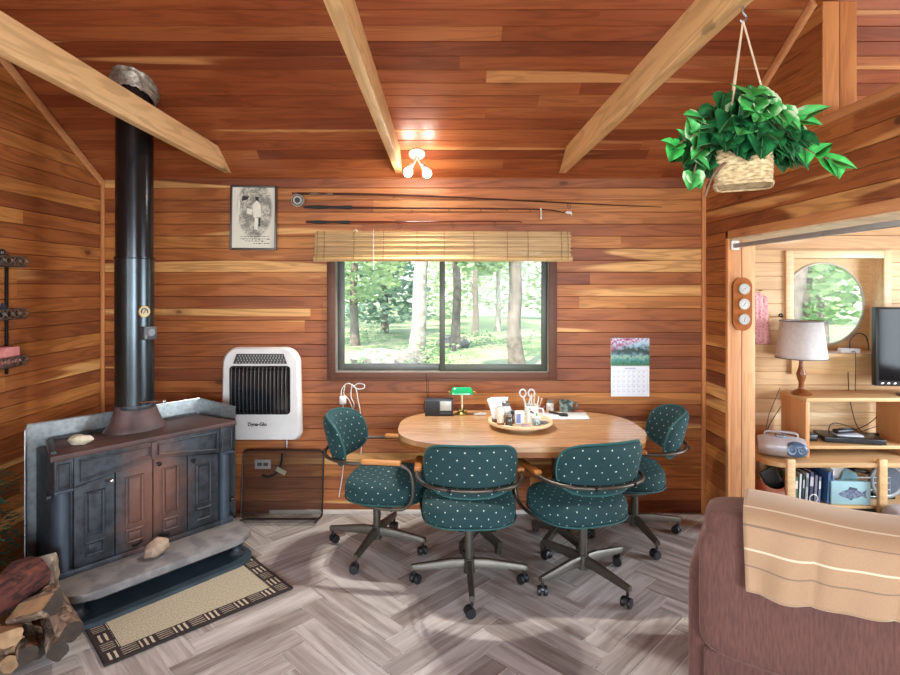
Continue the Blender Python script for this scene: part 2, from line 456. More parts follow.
mb = MB(); mb.bx(XR - .012, XR + .006, 3.712, 3.745, 0, HEAD_B + .05, .003); struct(mb.build('trim_7', M_trim))
mb = MB(); mb.bx(XR, XR2, 1.2, 3.72, HEAD_B - .012, HEAD_B, 0); struct(mb.build('trim_8', pm('pale_soffit', '#d9c3a0', 0.5)))
post = thing('square_post', 'square wooden post of two joined timbers rising from the header to the ceiling', 'post', (XR, 2.807, 0)); post['kind'] = 'structure'
for a, b in ((0.004, .088), (.092, .176)):
    mb = MB(); mb.bx(a, b, 0, .16, HEAD_T, ceil_z(2.807 + .16) + .02, .005); mb.build('timber', M_post, post)
jamb = thing('door_jamb', 'knotty pale jamb of two upright timbers carrying the weather dials', 'jamb', (XR, 3.73, 0)); jamb['kind'] = 'structure'
for a, b in ((0.012, .088), (.092, .18)):
    mb = MB(); mb.bx(a, b, 0, .012, 0, HEAD_B - .012, .004); mb.build('timber', M_jamb, jamb)
BEAMS = ((-1.5415, 'pale fir tie beam crossing in front of the black stove pipe'), (-0.316, 'middle pale fir tie beam ending beside the two-bulb ceiling light'), (0.857, 'pale fir tie beam that the hanging basket plant hangs from'))
for x, lab in BEAMS:
    poly = [(0.2, 2.46), (BACK - (2.46 - EAVE) / SL - .0, 2.46), (BACK - (2.595 - EAVE) / SL, 2.595), (0.2, 2.595)]
    mb = MB(); M = Matrix(((0, 0, 1, x), (1, 0, 0, 0), (0, 1, 0, 0), (0, 0, 0, 1)))
    mb.prism(poly, -.025, .025, M, .003); o = mb.build('ceiling_beam', M_beam); tag(o, lab, 'beam', kind='structure')
mb = MB(); mb.bx(P(270, 0, BACK).x, P(560, 0, BACK).x, BACK - .022, BACK - .001, 0, .028, .003); struct(mb.build('baseboard_back', pm('pale_baseboard', '#c8bfb4', 0.5)))
# ------------------------------------------------------------------ common materials
M_white = pm('white_enamel', '#dcdad6', 0.35, var=0.04)
M_black = pm('black_plastic', '#141517', 0.35, var=0.2)
M_dark = pm('dark_metal', '#1c1b1a', 0.4, 0.6)
M_chrome = pm('chrome', '#c9c7c2', 0.2, 1.0, var=0.05)
M_brass = pm('brass', '#94733a', 0.4, .8)
M_paper = pm('paper', '#ecebe6', 0.8, var=0.03)
M_cord = pm('white_cord', '#d9d4cb', 0.5, var=0.05)
M_blackcord = pm('black_cord', '#17171a', 0.5)
M_alum = pm('grey_aluminium', '#9a9ea1', 0.4, 0.35, var=0.06)
M_sash = pm('olive_window_sash', '#3b4033', 0.45, var=0.08)

def glass_mat():
    t = NT('window_glass'); t.t.nodes.remove(t.b)
    tr = t.n('BsdfTransparent'); tr.inputs[0].default_value = (0.93, 0.95, 0.94, 1)
    gl = t.n('BsdfGlossy'); gl.inputs['Roughness'].default_value = 0.03
    fr = t.n('Fresnel'); fr.inputs[0].default_value = 1.1
    mx = t.n('MixShader'); t.l(fr.outputs[0], mx.inputs[0]); t.l(tr.outputs[0], mx.inputs[1]); t.l(gl.outputs[0], mx.inputs[2])
    t.l(mx.outputs[0], t.out.inputs[0]); return t.m
M_glass = glass_mat()

# ------------------------------------------------------------------ window_1: slider in a dark stained casing
w = thing('window_1', None, None, (0, BACK, 0)); struct(w)
cx0, cx1 = P(327.5, 0, BACK).x, P(556.5, 0, BACK).x; cz0, cz1 = P(0, 380.5, BACK).z, P(0, 245, BACK).z
mb = MB()
for a, b, c, d in ((cx0, WX0 + .012, cz0, cz1), (WX1 - .012, cx1, cz0, cz1), (WX0 + .012, WX1 - .012, cz0, WZ0 + .012), (WX0 + .012, WX1 - .012, WZ1 - .012, cz1)):
    mb.bx(a, b, -.022, -.001, c, d, .004)
mb.bx(cx0 - .0, cx1 + .0, -.03, -.001, cz0 + .0, cz0 + .012, .003)
mb.build('casing', M_case, w)
mb = MB()
for a, b, c, d in ((WX0, WX0 + .016, WZ0, WZ1), (WX1 - .016, WX1, WZ0, WZ1), (WX0, WX1, WZ0, WZ0 + .016), (WX0, WX1, WZ1 - .016, WZ1)):
    mb.bx(a, b, -.005, .135, c, d)
mb.build('reveal', pm('window_track', '#7f7a70', 0.5), w)
gx0, gm0, gm1, gx1 = P(344, 0, 4.12).x, P(439.5, 0, 4.12).x, P(445, 0, 4.12).x, P(541, 0, 4.12).x
gz0, gz1 = P(0, 364, 4.12).z, WZ1 - .03
def sash(name, x0, x1, s0, s1, y, z0, m):
    mb = MB()
    mb.bx(x0 - s0, x0, y - .014, y + .014, z0, WZ1 - .016, .003); mb.bx(x1, x1 + s1, y - .014, y + .014, z0, WZ1 - .016, .003)
    mb.bx(x0, x1, y - .014, y + .014, z0, gz0, .003); mb.bx(x0, x1, y - .014, y + .014, gz1, WZ1 - .016, .003)
    o = mb.build(name, m, w)
    g = MB(); g.bx(x0 - .004, x1 + .004, y - .002, y + .002, gz0 - .004, gz1 + .004); g.build('pane', M_glass, o)
sash('sash', gx0, gm0, gx0 - WX0 - .017, gm1 - gm0 - .004, .075, WZ0 + .017, pm('grey_sash', '#4a4d48', 0.4))
sash('sash', gm1, gx1, gm1 - gm0, WX1 - gx1 - .017, .042, WZ0 + .017, M_sash)
mb = MB(); mb.box((gx1 + .02, .022, gz1 - .03), (.012, .012, .03), None, .003); mb.build('latch', M_brass, w)

# ------------------------------------------------------------------ window_2: round window set deep in a square pine box
w = thing('window_2', None, None, (0, ALC, 0)); struct(w)
mb = MB(); cw = .06
for a, b, c, d in ((CWX0 - cw, CWX0, CWZ0, CWZ1 + cw), (CWX1, CWX1 + cw, CWZ0, CWZ1 + cw), (CWX0, CWX1, CWZ1, CWZ1 + cw)):
    mb.bx(a, b, -.025, 0, c, d, .004)
mb.build('casing', M_shelfw, w)
mb = MB(); mb.bx(CWX0 - .02, CWX1 - .03, -.10, .0, CWZ0 - .03, CWZ0, .004); mb.bx(CWX0 - .02, CWX1 - .03, -.03, 0, CWZ0 - .17, CWZ0 - .03, .004); mb.build('window_sill', M_shelfw, w)
mb = MB()
for a, b, c, d in ((CWX0 - .02, CWX0, CWZ0, CWZ1), (CWX1, CWX1 + .02, CWZ0, CWZ1), (CWX0, CWX1, CWZ1, CWZ1 + .02), (CWX0, CWX1, CWZ0 - .02, CWZ0)):
    mb.bx(a, b, 0, .15, c, d)
mb.build('reveal', M_shelfw, w)
# plate with the round opening
rc, rrad = Vector((3.108, .13, 1.503)), .335
mb = MB(); n = 72; inner = []; outer = []
for k in range(n):
    a = 2 * PI * k / n; c, s = math.cos(a), math.sin(a)
    inner.append((rc.x + c * rrad, .13, rc.z + s * rrad)); q = .62 / max(abs(c), abs(s))
    outer.append((rc.x + c * q, .13, rc.z + s * q))
mb.rings([[(x, y + .02, z) for x, y, z in inner], inner, outer], True, False, False); mb.build('back_plate', M_shelfw, w)
mb = MB(); mb.tube([(rc.x + math.cos(2 * PI * k / 48) * rrad, .128, rc.z + math.sin(2 * PI * k / 48) * rrad) for k in range(48)], .010, 8, closed=True)
mb.build('round_frame', pm('pale_round_frame', '#b9b3a4', 0.4), w)
mb = MB(); mb.cyl((rc.x, .139, rc.z), (rc.x, .143, rc.z), rrad - .002, n=64); mb.build('pane', M_glass, w)

# ------------------------------------------------------------------ outdoors
def leaf_mat(name, a, b, tr=0.5):
    t = NT(name); o = t.obj(); c = t.mix(t.step(t.noise(o, 0.9, 3), .35, .65), S(a), S(b))
    t.col(c); t.rough(0.6)
    tl = t.n('BsdfTranslucent'); t.l(c, tl.inputs[0]); mx = t.n('MixShader'); mx.inputs[0].default_value = tr
    t.l(t.b.outputs[0], mx.inputs[1]); t.l(tl.outputs[0], mx.inputs[2]); t.l(mx.outputs[0], t.out.inputs[0]); return t.m
M_leafA = leaf_mat('pale_leaves', '#9db08c', '#c6d3b4'); M_leafB = leaf_mat('green_leaves', '#7d9c6e', '#a9bf96'); M_leafC = leaf_mat('dark_needles', '#5d7a68', '#8aa590', .3)
M_bark = pm('grey_bark', '#6f675f', 0.9, var=.3, scale=6, bump=.8, bscale=12); M_birch = pm('pale_bark', '#a8a39a', 0.8, var=.15, scale=5, c2='#857e75')
GZ = -0.45
mb = MB(); g = 24
for i in range(g):
    for j in range(g):
        def q(i, j):
            x = -30 + 75 * i / g; y = 4.3 + 60 * j / g
            return (x, y, GZ + .25 * noise.noise(Vector((x * .15, y * .15, 0))) - (0.1 if j == 0 else 0))
        mb.face([mb.v(q(i, j)), mb.v(q(i + 1, j)), mb.v(q(i + 1, j + 1)), mb.v(q(i, j + 1))], True)
bmesh.ops.remove_doubles(mb.bm, verts=mb.bm.verts[:], dist=.001)
tag(mb.build('forest_ground', pm('forest_ground', '#868c6e', 0.9, var=.25, scale=.8, c2='#647a52')), kind='structure')
def leaves(mb, c, rad, n, sz, rr, shell=.3):
    c = Vector(c)
    for _ in range(n):
        d = Vector((rr.gauss(0, 1), rr.gauss(0, 1), rr.gauss(0, 1))).normalized() * (rr.random() ** shell)
        p = c + Vector((d.x * rad[0], d.y * rad[1], d.z * rad[2]))
        a = Vector((rr.gauss(0, 1), rr.gauss(0, 1), rr.gauss(0, .6))).normalized(); u, w_, _d = frame_from(a)
        s = sz * rr.uniform(.6, 1.3)
        mb.face([mb.v(p - u * s), mb.v(p + w_ * s * .45), mb.v(p + u * s), mb.v(p - w_ * s * .45)])
def tree(name, label, x, y, r, h, mat, bark, crowns, lean=0, sz=.16, seed=0):
    rr = random.Random(seed)
    t = thing(name, label, 'tree', (x, y, GZ - .2), 0, 'trees outside the windows')
    mb = MB(); pts = [(lean * k / 8 * h * .12 + .06 * rr.uniform(-1, 1), .06 * rr.uniform(-1, 1), h * k / 8) for k in range(9)]
    mb.tube(pts, [r * (1.25 if k == 0 else 1 - .07 * k) for k in range(9)], 12, sm=3)
    for k in range(5):
        z0 = h * rr.uniform(.3, .8); a = rr.uniform(0, 2 * PI); L = rr.uniform(.8, 2.0)
        mb.tube([(0, 0, z0), (math.cos(a) * L * .5, math.sin(a) * L * .5, z0 + .4), (math.cos(a) * L, math.sin(a) * L, z0 + .5)], [r * .3, r * .2, .02], 6, sm=3)
    mb.build('trunk', bark, t)
    mb = MB()
    for c, rad, n in crowns: leaves(mb, c, rad, n, sz, rr)
    mb.build('crown', mat, t, sharp=0, recalc=False)
def atx(px, Y): return (px - CX) / F * Y
tree('tree', 'pale barked tree in the left pane of the kitchen window', atx(416, 16), 16, .23, 9, M_leafA, M_birch, [((-1.5, 1, 4.2), (1.8, 1.2, 1.3), 600), ((1.2, 1.5, 5), (1.5, 1.2, 1.2), 400)], .4, seed=1)
tree('tree', 'leaning grey trunk crossing the right pane beside its right frame', atx(517, 14), 14, .19, 9, M_leafB, M_bark, [((-.9, -.3, 3.2), (.7, .5, .7), 260), ((.6, 1, 4.6), (1.5, 1.2, 1.2), 420)], -.25, seed=2)
tree('tree', 'slim grey trunk in the right pane just right of the mullion', atx(456, 18), 18, .15, 9, M_leafA, M_bark, [((1, 1, 4.6), (2, 1.5, 1.4), 500)], .1, seed=3)
tree('tree', 'thin trunk in the middle of the right pane', atx(476, 24), 24, .14, 10, M_leafA, M_bark, [((0, 1, 5), (2.6, 1.6, 2), 900)], 0, seed=4)
tree('tree', 'dark evergreen behind the left pane', atx(384, 24), 24, .16, 9, M_leafC, M_bark, [((0, 0, 1.2 + k * .9), (2.3 - k * .25, 2.3 - k * .25, .5), 420) for k in range(8)], 0, seed=5)
tree('tree', 'light green tree at the left edge of the window', atx(354, 20), 20, .16, 9, M_leafB, M_bark, [((0, 0, 3.4), (2.0, 1.6, 1.8), 1200), ((1, 2, 5.3), (2.2, 1.6, 1.4), 700)], .1, seed=6)
tree('tree', 'very thin trunk left of the leaning tree in the right pane', atx(498, 26), 26, .12, 10, M_leafA, M_birch, [((0, 0, 5), (2.8, 2, 2.2), 900)], 0, seed=7)
tree('tree', 'bushy tree filling the round window', 8.7, 13.5, .16, 7, M_leafB, M_bark, [((0, 0, 3.0), (2.3, 1.6, 1.7), 1500), ((-1, .5, 1.4), (1.6, 1.2, .9), 500), ((1.5, 1, 4.5), (1.6, 1.2, 1.2), 500)], 0, seed=8, sz=.14)
tree('tree', 'grey trunk at the left of the round window', 7.55, 12.0, .17, 7, M_leafA, M_bark, [((-.5, 1, 4.6), (1.6, 1.4, 1.3), 500)], .1, seed=9)
tree('tree', 'pale tree far behind the round window', 13.5, 20, .2, 10, M_leafA, M_bark, [((0, 0, 4), (3, 2, 2.6), 1400)], 0, seed=10)
rr = random.Random(77); mb = MB()
for k in range(44):
    y = rr.uniform(27, 36); x = (k / 44 - .33) * 44 + rr.uniform(-1, 1)
    leaves(mb, (x, y, GZ + rr.uniform(.4, 5.5)), (2.2, 1.2, 1.7), 620, .17, rr)
tag(mb.build('forest_foliage', M_leafA, sharp=0, recalc=False), 'mass of pale sunlit forest leaves far beyond the windows', 'foliage', kind='stuff')
mb = MB()
for k in range(26):
    y = rr.uniform(13, 24); x = rr.uniform(-4.5, 13)
    leaves(mb, (x, y, GZ + .15), (.9, .7, .4), 150, .06, rr)
tag(mb.build('undergrowth', M_leafB, sharp=0, recalc=False), 'low green undergrowth on the forest floor outside', 'undergrowth', kind='stuff')
for i, (px, Y, s, lab) in enumerate(((374, 15, .42, 'rounded pale boulder outside, leftmost under the left pane'), (391, 14, .5, 'largest boulder outside, low in the middle of the left pane'), (408, 15.2, .38, 'boulder lying against the pale tree outside'), (452, 19, .4, 'small boulder outside in the right pane'))):
    mb = MB(); mb.ell((0, 0, 0), (s * 1.4, s, s * .8), None, 14, 9, .35, i)
    o = mb.build('boulder', pm('pale_boulder', '#73706c', 0.9, var=.25)); o.location = (atx(px, Y), Y, GZ + .1); tag(o, lab, 'boulder', 'boulders outside')

# ------------------------------------------------------------------ bamboo blind
bx0, bx1 = P(313.5, 0, 3.99).x, P(572, 0, 3.99).x; bz0, bz1 = P(0, 261.5, 3.99).z, P(0, 231, 3.99).z
t = thing('bamboo_blind', 'rolled up bamboo slat blind across the top of the window', 'blind', (0, BACK - .035, 0))
def bamboo():
    t = NT('bamboo_slats'); o = t.obj(); x, y, z = t.xyz(o)
    n1 = t.noise(t.vmath('MULTIPLY', o, (2.0, 90, 90)), 1, 2); n2 = t.noise(o, 2.5, 2)
    c = t.ramp(n1, [(.25, S('#9c7848')), (.5, S('#b8945f')), (.72, S('#cdae7d'))])
    t.col(t.mix(t.math('MULTIPLY', t.step(n2, .45, .7), .3), c, S('#8f6a3c'))); t.rough(.45); return t.m
M_bam = bamboo()
mb = MB(); H = bz1 - bz0; ns = 24
for k in range(ns):
    z = bz0 + H * (k + .5) / ns; y = -.012 - .012 * math.sin(PI * min(1, (k + .5) / ns * 1.0)) - (.012 if k % 4 == 0 else 0) - (.006 if k < 5 else 0)
    mb.bx(bx0 + .004 * (k % 3), bx1 - .004 * ((k + 1) % 3), y - .006, y + .006, z - H / ns * .46, z + H / ns * .46, .0015, 1)
mb.build('slat_panel', M_bam, t)
mb = MB(); mb.cyl((bx0 - .003, -.028, bz0 + .02), (bx1 + .006, -.028, bz0 + .02), .019, n=14); mb.build('bottom_roll', M_bam, t)
mb = MB(); mb.bx(bx0 + .02, bx1 - .02, -.012, .03, bz1 - .03, bz1 + .002, .003); mb.build('head_rail', M_bam, t)
for fx in (.013, .04, .155, .27, .40, .505, .62, .75, .83, .96, .985):
    x = bx0 + (bx1 - bx0) * fx; mb = MB()
    mb.tube([(x, -.03, bz1), (x + .002, -.043, (bz0 + bz1) / 2), (x, -.048, bz0 + .01)], .0022, 5); mb.build('weave_cord', pm('brown_cord', '#7a5a34', .7), t)
mb = MB(); x = P(435, 0, BACK).x; mb.tube([(P(375, 0, BACK).x, -.05, bz1 + .01), (P(375, 0, BACK).x, -.055, bz0 - .06)], .002, 5); mb.tube([(P(355, 0, BACK).x, -.03, bz1 + .0), (P(357, 0, BACK).x, -.04, bz1 + .012), (P(359, 0, BACK).x, -.03, bz1)], .004, 6); mb.build('pull_cord', M_cord, t)

# ------------------------------------------------------------------ fishing rods
def rod(name, label, y, pts, grip, gl, reel=None, guides=(), col='#3a1d14', gripm=None, tip=.0015):
    o = thing(name, label, 'fishing rod', P(pts[0][0], pts[0][1], y), 0, 'fishing rods on the wall'); org = P(pts[0][0], pts[0][1], y)
    L = [P(px, py, y) - org for px, py in pts]
    mb = MB(); mb.tube(L, [.0095, .008, .006, .0045, tip * 1.5][:len(L)] if len(L) <= 5 else .004, 8, sm=6); mb.build('rod_blank', pm('rod_blank' + col, col, .25), o)
    g0, g1 = P(grip[0], grip[1], y) - org, P(grip[2], grip[3], y) - org
    mb = MB(); m = 10; mb.tube([g0.lerp(g1, k / m) for k in range(m + 1)], [gl * (.75 + .3 * math.sin(PI * k / m * 1.6) ** 2) for k in range(m + 1)], 12); mb.build('grip', gripm or pm('black_foam_grip', '#17191c', .7), o)
    for px, py, s in guides:
        c = P(px, py, y) - org; mb = MB()
        mb.tube([c + Vector((math.cos(a) * s * .5, -.004, -s + math.sin(a) * s)) for a in [2 * PI * k / 12 for k in range(12)]], .0016, 5, closed=True)
        mb.tube([c + Vector((-.012, 0, 0)), c + Vector((0, -.004, -s * .9))], .0014, 5); mb.build('line_guide', M_dark, o)
    return o, org
fly, org = rod('fly_rod', 'long fly rod with a round pale reel, topmost of the three rods', BACK - .03, [(297, 193.5), (400, 195), (500, 199.5), (590, 204), (662, 207)], (306, 193.7, 333, 194.2), .010, guides=((394, 195, .012), (470, 198, .007), (569, 203, .022)), gripm=pm('cork_grip', '#6d5543', .8))
c = P(298, 200.5, BACK - .045) - org
mb = MB(); mb.cyl(c + Vector((0, -.016, 0)), c + Vector((0, .016, 0)), .044, n=32); rl = mb.build('reel', pm('reel_silver', '#a7a49d', .35, .7), fly)
mb = MB(); mb.tube([c + Vector((.036 * math.cos(2 * PI * k / 32), -.017, .036 * math.sin(2 * PI * k / 32))) for k in range(32)], .004, 6, closed=True); mb.cyl(c + Vector((0, -.02, 0)), c + Vector((0, -.014, 0)), .02, n=20); mb.build('spool', pm('reel_spool', '#3c3a38', .4, .5), rl)
mb = MB(); mb.tube([c + Vector((0, 0, .04)), P(292, 193, BACK - .03) - org, P(305, 193.6, BACK - .03) - org], .006, 6); mb.build('reel_seat', M_chrome, fly)
rod('casting_rod', 'thick dark rod with a long black grip, middle of the three rods', BACK - .03, [(304, 207), (380, 208), (460, 208.5), (541, 209.5), (564, 212.5)], (304, 207, 352, 207.3), .0125, guides=((412, 208, .014), (449, 208.5, .01), (481, 208.5, .01), (507, 208.8, .008), (530, 209, .008)), tip=.003)
rod('spinning_rod', 'thin red brown rod lying lowest just above the blind', BACK - .03, [(306, 222), (400, 222), (460, 221.5), (515, 221.5), (522, 223)], (306, 222, 350, 222.3), .0115, guides=((400, 222, .024), (453, 222, .022), (495, 221.8, .016)), col='#5b2416')
for px, py, h, lab in ((540.5, 208.5, .075, 'small white peg under the tip of the middle fishing rod'),):
    c = P(px, py, BACK - .02); mb = MB(); mb.tube([(0, .02, 0), (0, -.02, 0), (0, -.024, -h)], .004, 6); mb.ell((0, -.024, -h), (.008, .008, .008)); o = mb.build('hanging_peg', M_white); o.location = c; tag(o, lab, 'peg')
c = P(569, 214, BACK - .03); mb = MB(); mb.tube([(-.025, 0, .01), (-.01, 0, .012), (.012, 0, .008), (.022, .004, -.008)], [.004, .012, .011, .003], 10, sm=4); o = mb.build('fishing_lure', M_white); o.location = c; tag(o, 'white fishing lure hanging at the tip of the middle rod', 'lure')

# ------------------------------------------------------------------ framed sketch
t = thing('framed_picture', 'framed black ink sketch with handwriting hanging left of the fishing rods', 'picture', P(255.5, 218.5, BACK)); t.rotation_euler = (R(-2.5), 0, R(6)); t.location.y -= .035
hw, hh = .162, .232
mb = MB()
for a, b, c, d in ((-hw, -hw + .013, -hh, hh), (hw - .013, hw, -hh, hh), (-hw + .013, hw - .013, -hh, -hh + .013), (-hw + .013, hw - .013, hh - .013, hh)): mb.bx(a, b, -.02, .012, c, d, .002)
mb.build('frame', pm('dark_pewter_frame', '#4a4745', .35, .5), t)
def sketch():
    t = NT('ink_sketch'); u, v, _ = t.xyz(t.uv()); uv = t.uv()
    nz = t.noise(t.vmath('MULTIPLY', uv, (12, 18, 1)), 1, 4, 2.5, .65)
    ln = t.math('ABSOLUTE', t.math('SUBTRACT', nz, .5)); ink = t.math('SUBTRACT', 1.0, t.step(ln, .012, .06))
    big = t.step(t.noise(t.vmath('MULTIPLY', uv, (4, 6, 1)), 1, 2, .5), .42, .62)
    d1 = t.n('VectorMath', operation='DISTANCE'); t.l(t.vmath('MULTIPLY', uv, (1.0, .85, 0)), d1.inputs[0]); d1.inputs[1].default_value = (.52, .545, 0)
    inside = t.math('SUBTRACT', 1.0, t.step(d1.outputs['Value'], .36, .44))
    f = t.math('MULTIPLY', t.math('MAXIMUM', t.math('MULTIPLY', ink, .95), t.math('MULTIPLY', big, .62)), inside)
    t.col(t.mix(f, S('#cfcab8'), S('#2b2621'))); t.rough(.5); return t.m
mb = MB(); mb.quad((-hw + .01, -.008, -hh + .01), (hw - .01, -.008, -hh + .01), (hw - .01, -.008, hh - .01), (-hw + .01, -.008, hh - .01)); pr = mb.build('print', sketch(), t, recalc=False)
M_ink = pm('ink', '#2a2623', .7); M_sk = pm('sketch_pale', '#d8d3c4', .7); M_skg = pm('sketch_grey', '#8a8274', .7)
mb = MB()   # standing figure with a basket, drawn flat on the sheet
MF = Matrix(((1, 0, 0, 0), (0, 0, -1, -.0085), (0, 1, 0, 0), (0, 0, 0, 1)))
mb.prism([(.0, .0), (.055, .01), (.045, .1), (.02, .125), (-.01, .09)], 0, .0006, MF); mb.prism([(.005, -.085), (.028, -.085), (.03, .0), (.008, .0)], 0, .0006, MF); mb.prism([(-.05, .03), (-.015, .02), (-.01, .06), (-.045, .07)], 0, .0006, MF); mb.prism([(-.12, -.03), (-.105, -.03), (-.095, .1), (-.105, .15)], 0, .0006, MF)
mb.build('drawn_figure', M_sk, pr)
mb = MB(); mb.prism([(.012, .125), (.034, .122), (.036, .15), (.01, .152)], 0, .0007, MF); mb.build('drawn_shading', M_ink, pr); mb = MB(); mb.prism([(-.085, .12), (-.045, .13), (-.03, .155), (-.08, .155)], 0, .0007, MF); mb.build('drawn_shading', M_ink, pr); mb = MB(); mb.prism([(.034, -.06), (.046, -.06), (.05, .0), (.036, .0)], 0, .0007, MF); mb.build('drawn_shading', M_ink, pr)
for k, (x0, x1, z) in enumerate(((-.09, .09, -.135), (-.095, .095, -.153), (-.06, .06, -.168), (.0, .1, -.185))):
    r2 = random.Random(k); x = x0; mb = MB()
    while x < x1:
        L = r2.uniform(.008, .022); mb.bx(x, x + L, -.0092, -.0086, z - .0022 + r2.uniform(-.002, .002), z + .0022); x += L + .006
    mb.build('handwriting', M_ink, pr)

# ------------------------------------------------------------------ calendar
t = thing('wall_calendar', 'wall calendar with a lake photograph above a white month page', 'calendar', P(630, 366, BACK - .006))
W2 = .139; zt = .203; zb = -.22
def lake():
    t = NT('lake_photograph'); uv = t.uv(); u, v, _ = t.xyz(uv)
    n1 = t.noise(t.vmath('MULTIPLY', uv, (7, 5, 1)), 1, 3, .8); n2 = t.noise(t.vmath('MULTIPLY', uv, (16, 10, 1)), 1, 3)
    c = t.ramp(t.math('ADD', v, t.math('MULTIPLY', t.math('SUBTRACT', n1, .5), .35)), [(.08, S('#2f6a4a')), (.2, S('#3f8a86')), (.32, S('#8fb49a')), (.42, S('#4d6f86')), (.5, S('#27463f')), (.58, S('#1f3a2c')), (.7, S('#8fb0c4')), (.9, S('#b9cfe0'))])
    pk = t.math('MULTIPLY', t.step(t.math('ADD', v, t.math('MULTIPLY', u, -.5)), .45, .6), t.step(n2, .42, .55))
    c = t.mix(pk, c, S('#b0567c')); dk = t.math('MULTIPLY', t.step(n2, .56, .64), .7); c = t.mix(dk, c, S('#16241e'))
    t.col(c); t.rough(.35); return t.m
mb = MB(); mb.bx(-W2, W2, -.004, .004, 0, zt); mb.build('backing', M_paper, t)
mb = MB(); mb.quad((-W2, -.0045, .002), (W2, -.0045, .002), (W2, -.0045, zt), (-W2, -.0045, zt)); mb.build('lake_photo', lake(), t, recalc=False)
mb = MB(); mb.bx(-W2, W2, -.004, .0, zb, -.002); mp = mb.build('month_page', pm('month_page', '#dfe3ea', .7, var=.02), t)
mb = MB()
for k in range(8): x = -W2 + .012 + k * (2 * W2 - .024) / 7; mb.bx(x - .0006, x + .0006, -.0046, -.004, zb + .012, -.03)
for k in range(6): z = zb + .012 + k * (-.03 - zb - .012) / 5; mb.bx(-W2 + .012, W2 - .012, -.0046, -.004, z - .0006, z + .0006)
for k in range(7):
    for j in range(5): x = -W2 + .018 + k * (2 * W2 - .024) / 7; z = -.042 - j * (-.03 - zb - .012) / 5; mb.bx(x, x + .008, -.0046, -.004, z - .004, z + .004)
mb.bx(-.04, .04, -.0046, -.004, -.022, -.012); mb.build('date_grid', pm('grid_grey', '#a9b2c2', .7), mp)

# ------------------------------------------------------------------ gas wall heater
hc = P(261.5, 393.5, BACK - .1)
t = thing('wall_heater', 'white gas wall heater with black grille hanging left of the window', 'heater', (hc.x, BACK, hc.z))
hw, hh = .285, .328
def rrect(hw, hh, r, n=8, rt=None, taper=0):
    out = []
    for cxs, czs, a0, q in ((1, 1, 0, rt or r), (-1, 1, 90, rt or r), (-1, -1, 180, r), (1, -1, 270, r)):
        for k in range(n + 1):
            a = R(a0 + 90 * k / n); x = cxs * (hw - q) + q * math.cos(a); z = czs * (hh - q) + q * math.sin(a)
            x *= 1 - taper * max(0, (z / hh - .35)); out.append((x, z))
    return out
mb = MB()
rings = []
for y, s in ((-.002, .94), (-.05, .99), (-.085, 1.0), (-.115, .985), (-.13, .94)):
    rings.append([(x * s, y, z * (s * .5 + .5)) for x, z in rrect(hw, hh, .05, 8, .10, .14)])
mb.rings(rings); mb.build('housing', pm('heater_enamel', '#cdccca', 0.35, var=.04), t)
mb = MB(); mb.prism([(x, z + .03) for x, z in rrect(.208, .165, .02)], .128, .1335, Matrix(((1, 0, 0, 0), (0, 0, -1, 0), (0, 1, 0, 0), (0, 0, 0, 1)))); wn_ = mb.build('burner_window', pm('burner_glass', '#0b0f14', .12), t)
mb = MB()
M_bars = pm('grille_wire', '#55585a', .35, .7)
mb.tube([(x, -.136, z + .03) for x, z in rrect(.208, .165, .02)], .006, 6, closed=True)
for z in (-.12, .17): mb.tube([(-.2, -.158, z), (.2, -.158, z)], .003, 6)
gr = mb.build('grille', M_dark, t)
for k in range(15): x = -.19 + .38 * k / 14; mb = MB(); mb.tube([(x, -.134, -.13), (x, -.158, -.12), (x, -.165, .03), (x, -.158, .18), (x, -.134, .19)], .0026, 6, sm=3); mb.build('grille_bar', M_bars, gr)
MY = Matrix(((1, 0, 0, 0), (0, 0, -1, 0), (0, 1, 0, 0), (0, 0, 0, 1)))
mb = MB(); mb.prism([(-.19, .215), (.19, .215), (.165, .285), (-.165, .285)], .129, .1335, MY); vt = mb.build('vent', pm('vent_dark', '#1d201f', .4), t)
mb = MB()
for j in range(4):
    for k in range(16):
        x = (-.165 + .33 * k / 15) * (1 - j * .03) + (.008 if j % 2 else 0); z = .224 + j * .016; mb.bx(x - .0035, x + .0035, -.137, -.1336, z - .005, z + .005)
mb.build('vent_louver', pm('vent_metal', '#8a8a84', .4, .6), vt)
cu = bpy.data.curves.new('logo', 'FONT'); cu.body = 'Dyna-Glo'; cu.size = .034; cu.align_x = 'CENTER'; cu.extrude = .001; cu.offset = .0012
lo = bpy.data.objects.new('logo', cu); COL.objects.link(lo); lo.parent = t; lo.location = (-.02, -.131, -.222); lo.rotation_euler = (PI / 2, 0, 0); lm = bpy.data.meshes.new_from_object(lo); COL.objects.unlink(lo); lo = bpy.data.objects.new('logo', lm); COL.objects.link(lo); lo.parent = t; lo.location = (-.02, -.131, -.222); lo.rotation_euler = (PI / 2, 0, 0); lm.materials.clear(); lm.materials.append(M_black)
mb = MB(); mb.cyl((.165, -.05, -.335), (.165, -.05, -.36), .012); mb.cyl((.165, -.05, -.36), (.165, -.05, -.40), .009); mb.cyl((.165, -.05, -.385), (.165, -.05, -.40), .013, n=6); mb.build('gas_fitting', M_chrome, t)
g = P(281, 440, BACK - .05)
mb = MB(); mb.tube([P(282, 454, 4.02), P(281, 463, 4.03), P(276, 473, 4.03), P(268, 477, 4.04), P(262, 475, 4.05)], .008, 8, sm=6); o = mb.build('gas_hose', M_blackcord); tag(o, 'black gas hose hanging down from under the white heater', 'hose')
t = thing('wall_outlet', 'white sideways outlet plate low on the wall under the heater', 'outlet', P(263, 464, BACK - .002))
mb = MB(); mb.bx(-.058, .058, -.008, 0, -.034, .034, .004); mb.build('plate', M_white, t)
